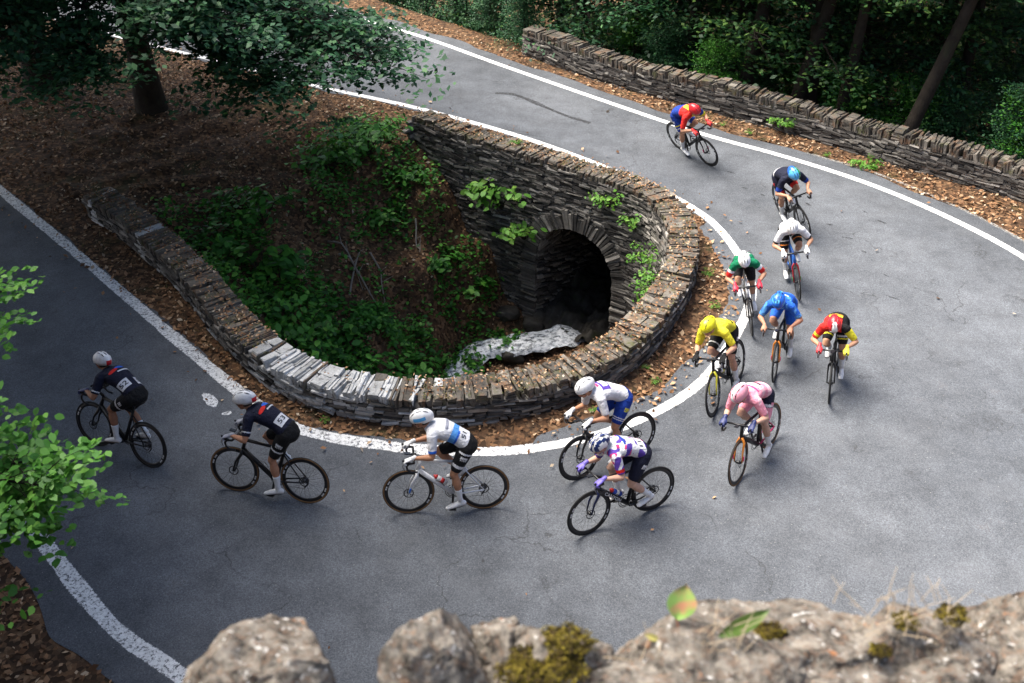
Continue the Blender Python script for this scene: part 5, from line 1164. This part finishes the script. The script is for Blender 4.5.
RID=[
# name, place, bike options, rider options
dict(p=(-5.22,10.02,153,15,.95),bike=dict(label='all black race bike of the leading rider farthest left',fr=F_BK,steer=3,crank=-15,tape=BLK),
 r=dict(label='leading rider farthest left in navy and black kit with a white helmet',torso=21,yaw=-8,pitch=10,crank=-15,helmet=[HW,HR],helmet_f=lambda p:1 if (p.x<-.12 and abs(p.y)<.04 and p.z<.05) else 0,jersey=[NAVY,WHITE],jersey_f=lambda t,y,q,u,s:1 if .66<u<.72 else 0,shorts=[BLACK,WHITE],shorts_f=lambda tt,ay,y,t:1 if (.45<tt<.52 and ay>.13) else 0,glove=plain('glove_navy',(.05,.06,.15)),skin=(.34,.16,.09),
 patches=logo+[num(.30,.075,'52'),num(.24,-.085,'52',.10)])),
dict(p=(-3.07,9.24,167,12,0.96),bike=dict(label='black race bike with tan tyres ridden second from the left',fr=F_BK,tyre=TAN,steer=3,crank=-80),
 r=dict(label='second rider from the left in navy jersey with a white back number',torso=24,yaw=6,pitch=14,crank=-80,helmet=[HW,HR],helmet_f=lambda p:1 if (p.x<-.12 and abs(p.y-.02)<.035 and p.z<.05) else 0,jersey=[NAVY,WHITE],jersey_f=lambda t,y,q,u,s:1 if .60<u<.66 else 0,shorts=[BLACK,WHITE],shorts_f=lambda tt,ay,y,t:1 if (.5<tt<.56 and ay>.12) else 0,glove=plain('glove_grey',(.35,.36,.42)),skin=(.45,.22,.13),
 patches=logo+[num(.26,.03,'53',.125)])),
dict(p=(-.81,8.99,185,10,0.94),bike=dict(label='white race bike with blue fork and tan tyres',fr=F_WH,fork_m=F_WH,acc=F_BL,tyre=TAN,steer=2,crank=-85,tape=BLK,text='AERO' if False else None),
 r=dict(label='rider in white and light blue jersey on the white bike',torso=28,yaw=-2,pitch=12,crank=-85,elbow=.35,helmet=[HW,HLB],helmet_f=lambda p:1 if (abs(p.y)>.070 and -.10<p.x<.08 and .02<p.z<.055) else 0,jersey=[WHITE,LBLUE,BLUE],jersey_f=lambda t,y,q,u,s:(2 if u>.68 else (1 if (.36+.25*y<t<.52+.25*y and u<.12) else (2 if (.30+.25*y<t<=.36+.25*y and u<.12 and abs(y)>.07) else 0))),shorts=[BLACK,WHITE],shorts_f=lambda tt,ay,y,t:1 if (.58<tt<.68 and ay>.11) or (.1<tt<.16 and ay>.15) else 0,glove=plain('glove_white',(.75,.75,.75)),skin=(.47,.23,.13),
 patches=[num(.20,.05,'51',.12),dict(name='grey_print',t=.72,y=0,wd=.16,ht=.04,mat=C('grey_print',.35,.36,.42))])),
dict(p=(1.29,9.81,211,12,0.93),bike=dict(label='black race bike half hidden behind the nearest rider',fr=F_BK,steer=2,crank=-60),
 r=dict(label='rider in plain white jersey and blue shorts with white gloves',torso=22,yaw=0,pitch=20,crank=-60,elbow=.3,helmet=[HW],jersey=[WHITE,NAVY],jersey_f=None,shorts=[ROYAL,WHITE,YEL],shorts_f=lambda tt,ay,y,t:1 if (.62<tt<.655 or .69<tt<.72) else 0,glove=plain('glove_white',(.75,.75,.75)),skin=(.47,.23,.14),
 patches=[dict(name='purple_print',t=.80,y=.0,wd=.17,ht=.13,mat=PURP),dict(name='white_print',t=.80,y=.0,wd=.10,ht=.07,mat=WHITE,lift=.006),dict(name='pink_print',t=.98,y=-.02,wd=.10,ht=.03,mat=MAG)],yspot=True)),
dict(p=(1.36,8.81,207,8,0.93),bike=dict(label='black race bike with white lettering nearest the camera',fr=F_BK,fork_m=F_NV,steer=4,crank=-170,text='CANYON'),
 r=dict(label='rider in white and purple patterned jersey with a blue striped helmet',torso=20,yaw=2,pitch=26,crank=-170,elbow=.35,sock=WHT,helmet=[HW,HNV],helmet_f=lambda p:1 if int((p.y+.2)*38)%2==0 else 0,jersey=[WHITE,PURP,MAG,RED],jersey_f=lambda t,y,q,u,s:(3 if .58<u<.74 and s>0 else (1 if u>.62 else ((1 if noise.noise(V((t*7,y*14,q*3)))>.12 else (2 if noise.noise(V((t*9+5,y*16,1)))>.30 else 0))))),shorts=[NAVY,WHITE],glove=plain('glove_purple',(.16,.12,.5)),skin=(.60,.36,.26),hair=(.08,.04,.02),patches=[num(.20,.05,'11',.10),dict(name='blue_print',t=.75,y=0,wd=.14,ht=.03,mat=ROYAL)])),
dict(p=(3.11,11.29,239,15,0.94),bike=dict(label='black race bike with a yellow fork crossing the white line',fr=F_BK,fork_m=F_YL,steer=5,crank=-75),
 r=dict(label='rider in bright yellow jersey and yellow helmet with black gloves',torso=24,yaw=-12,pitch=16,crank=-75,elbow=.45,helmet=[HY],jersey=[YEL,BLACK],jersey_f=None,shorts=[BLACK,WHITE],shorts_f=lambda tt,ay,y,t:1 if (.64<tt<.68) else 0,glove=BLACK,skin=(.55,.30,.20),
 patches=[dict(name='grey_print',t=.55,y=0,wd=.12,ht=.05,mat=C('grey_print2',.30,.30,.28)),dict(name='dark_print',t=.2,y=.06,wd=.08,ht=.05,mat=BLACK)])),
dict(p=(3.23,9.87,232,12,0.93),bike=dict(label='dark race bike with an orange and pink fork and tan tyres',fr=F_BK,fork_m=F_OR,acc=F_PK,stay=F_PK,tyre=TAN,steer=5,crank=-95),
 r=dict(label='rider all in pink with a pink helmet and navy gloves',torso=19,yaw=-14,pitch=30,crank=-95,elbow=.4,bun=True,hair=(.22,.05,.03),helmet=[HP,HW],helmet_f=lambda p:1 if abs(p.y)<.018 else 0,jersey=[PINK,PINK2],jersey_f=lambda t,y,q,u,s:1 if noise.noise(V((t*4,y*7,q*2)))>.05 else 0,shorts=[NAVY,WHITE,PINK],shorts_f=lambda tt,ay,y,t:(1 if .30<tt<.40 else (2 if tt>.42 else 0)),glove=plain('glove_navy2',(.02,.03,.12)),skin=(.60,.34,.24),patches=[dict(name='white_print',t=.72,y=.02,wd=.15,ht=.03,mat=WHITE),dict(name='magenta_print',t=.85,y=.0,wd=.20,ht=.025,mat=MAG),dict(name='navy_print',t=.5,y=.0,wd=.10,ht=.05,mat=NAVY)])),
dict(p=(4.06,12.1,246,8,0.9),bike=dict(label='black race bike with orange fork under the all blue rider',fr=F_BK,fork_m=F_OR,acc=F_PK,steer=3,crank=-90),
 r=dict(label='rider all in bright blue with a blue helmet and bare hands',torso=22,yaw=0,pitch=27,crank=-90,elbow=.7,helmet=[HB_,HLB],helmet_f=lambda p:1 if noise.noise(p*14)>.2 else 0,jersey=[BLUE,LBLUE],jersey_f=lambda t,y,q,u,s:1 if (u>.60 or noise.noise(V((t*5,y*9,3)))>.22) else 0,shorts=[BLUE,WHITE],skin=(.42,.21,.13),
 patches=[dict(name='white_print',t=.62,y=-.09,wd=.07,ht=.06,mat=WHITE),dict(name='white_print',t=.86,y=.0,wd=.13,ht=.022,mat=WHITE),dict(name='navy_print',t=.74,y=.03,wd=.11,ht=.03,mat=ROYAL)])),
dict(p=(4.71,11.61,249,8,0.89),bike=dict(label='all black race bike of the rightmost rider in red',fr=F_BK,steer=3,crank=-70),
 r=dict(label='rightmost rider in red jersey with one yellow sleeve and black shorts',torso=18,yaw=8,pitch=27,crank=-70,elbow=.7,helmet=[HR,HW],helmet_f=lambda p:1 if (p.x>.02 and abs(p.y)<.035) else 0,jersey=[RED,YEL,ROYAL,BLACK],jersey_f=lambda t,y,q,u,s:(1 if (s>0 and u>.15) else (1 if (s<0 and .5<u<.66) else (3 if (t<.62 or y>.10) else (1 if .62<t<.66 else 0)))),shorts=[BLACK,WHITE,YEL],shorts_f=lambda tt,ay,y,t:1 if (.50<tt<.58) else (2 if .62<tt<.67 else 0),glove=(plain('glove_yellow',(.7,.6,.05)),plain('glove_red',(.5,.03,.04))),skin=(.50,.26,.16),patches=[dict(name='yellow_print',t=.80,y=.0,wd=.12,ht=.035,mat=YEL),dict(name='black_print',t=.90,y=.02,wd=.14,ht=.02,mat=BLACK)])),
dict(p=(3.81,13.33,264,12,0.89),bike=dict(label='black race bike rolling along the inner white line',fr=F_WH,fork_m=F_BK,steer=2,crank=-90,tape=WHT if False else BLK),
 r=dict(label='rider with green shoulders, red cuffs and red gloves and a white helmet',torso=23,yaw=0,pitch=30,crank=-90,elbow=.7,helmet=[HW],jersey=[GREEN,WHITE,RED],jersey_f=lambda t,y,q,u,s:(2 if u>.52 else (1 if u>.34 else (1 if .35<t<.62 and u<.05 else (2 if t<=.35 and u<.05 else 0)))),shorts=[BLACK,WHITE],glove=plain('glove_red2',(.6,.02,.05)),skin=(.50,.27,.17),patches=[dict(name='white_print',t=.82,y=.0,wd=.14,ht=.025,mat=WHITE)])),
dict(p=(4.76,14.35,266,12,0.9),bike=dict(label='slim race bike with red, green and blue paint under the white jerseyed rider',fr=F_BL,fork_m=F_RD,acc=plain('frame_green',(.05,.4,.1)),steer=2,crank=90),
 r=dict(label='rider in white jersey and vented white helmet with black shorts, third from the top',torso=23,yaw=0,pitch=24,crank=90,elbow=.8,helmet=[HW],jersey=[WHITE,BLACK],jersey_f=lambda t,y,q,u,s:1 if .70<u else 0,shorts=[BLACK,ORANGE,WHITE],shorts_f=lambda tt,ay,y,t:1 if (.64<tt<.68) else (2 if .46<tt<.5 else 0),glove=plain('glove_white',(.75,.75,.75)),skin=(.50,.25,.15),patches=[dict(name='grey_print',t=.80,y=.0,wd=.15,ht=.03,mat=C('grey_print',.35,.36,.42)),dict(name='orange_print',t=.68,y=.0,wd=.10,ht=.02,mat=ORANGE)])),
dict(p=(5.2,16.39,283,15,0.93),bike=dict(label='black race bike second from the top of the bend',fr=F_BK,steer=2,crank=90),
 r=dict(label='rider in dark navy kit with a bright blue and green helmet',torso=19,yaw=6,pitch=26,crank=90,elbow=.7,helmet=[HLB,HG,HB_],helmet_f=lambda p:1 if p.y>.03 else (2 if p.x<-.06 else 0),jersey=[NAVY,ROYAL,WHITE],jersey_f=lambda t,y,q,u,s:1 if (u>.55) else (2 if t<.12 and u<.05 else 0),shorts=[NAVY,RED],shorts_f=lambda tt,ay,y,t:1 if (.69<tt) else 0,skin=(.50,.26,.16))),
dict(p=(3.81,19.35,302,18,0.96),bike=dict(label='black race bike of the last rider near the outer wall',fr=F_BK,acc=F_PK,fork_m=F_BK,steer=3,crank=95),
 r=dict(label='last rider at the top in red, yellow and blue jersey with a red helmet',torso=18,yaw=4,pitch=14,crank=95,elbow=.7,helmet=[HR],jersey=[RED,YEL,ROYAL,WHITE],jersey_f=lambda t,y,q,u,s:(1 if u>.5 and s>0 else (0 if (u>.1 and s<0) else (2 if t<.62 or u>.1 else (1 if (abs(y)<.05 and t>.7) else 0)))),shorts=[ROYAL,YEL,WHITE],shorts_f=lambda tt,ay,y,t:1 if (.50<tt<.56) else (2 if .66<tt<.71 else 0),glove=plain('glove_red3',(.6,.03,.03)),skin=(.50,.27,.17))),
]
for q in RID:
    M=PM(*q['p']); bk=dict(q['bike']); make_bike(M,**bk)
    ro=dict(q['r']); lab=ro.pop('label'); ro.setdefault('steer',bk.get('steer',0)); person=make_rider(M,lab,ro)
M3=PM(*RID[2]['p']); M5=PM(*RID[4]['p']); M6=PM(*RID[5]['p'])
bottle(M3,'small white and red bottle in the cage of the white bike',[WHT,plain('cap_red',(.6,.03,.03)),plain('band_red',(.6,.03,.03))],.55)
bottle(M5,'blue bottle with a red and white band on the nearest bike',[plain('bottle_blue',(.03,.08,.45)),plain('cap_red',(.6,.03,.03)),WHT],.5)
bottle(M6,'white bottle in the cage of the bike with the yellow fork',[WHT,BLK,YEL],.5)
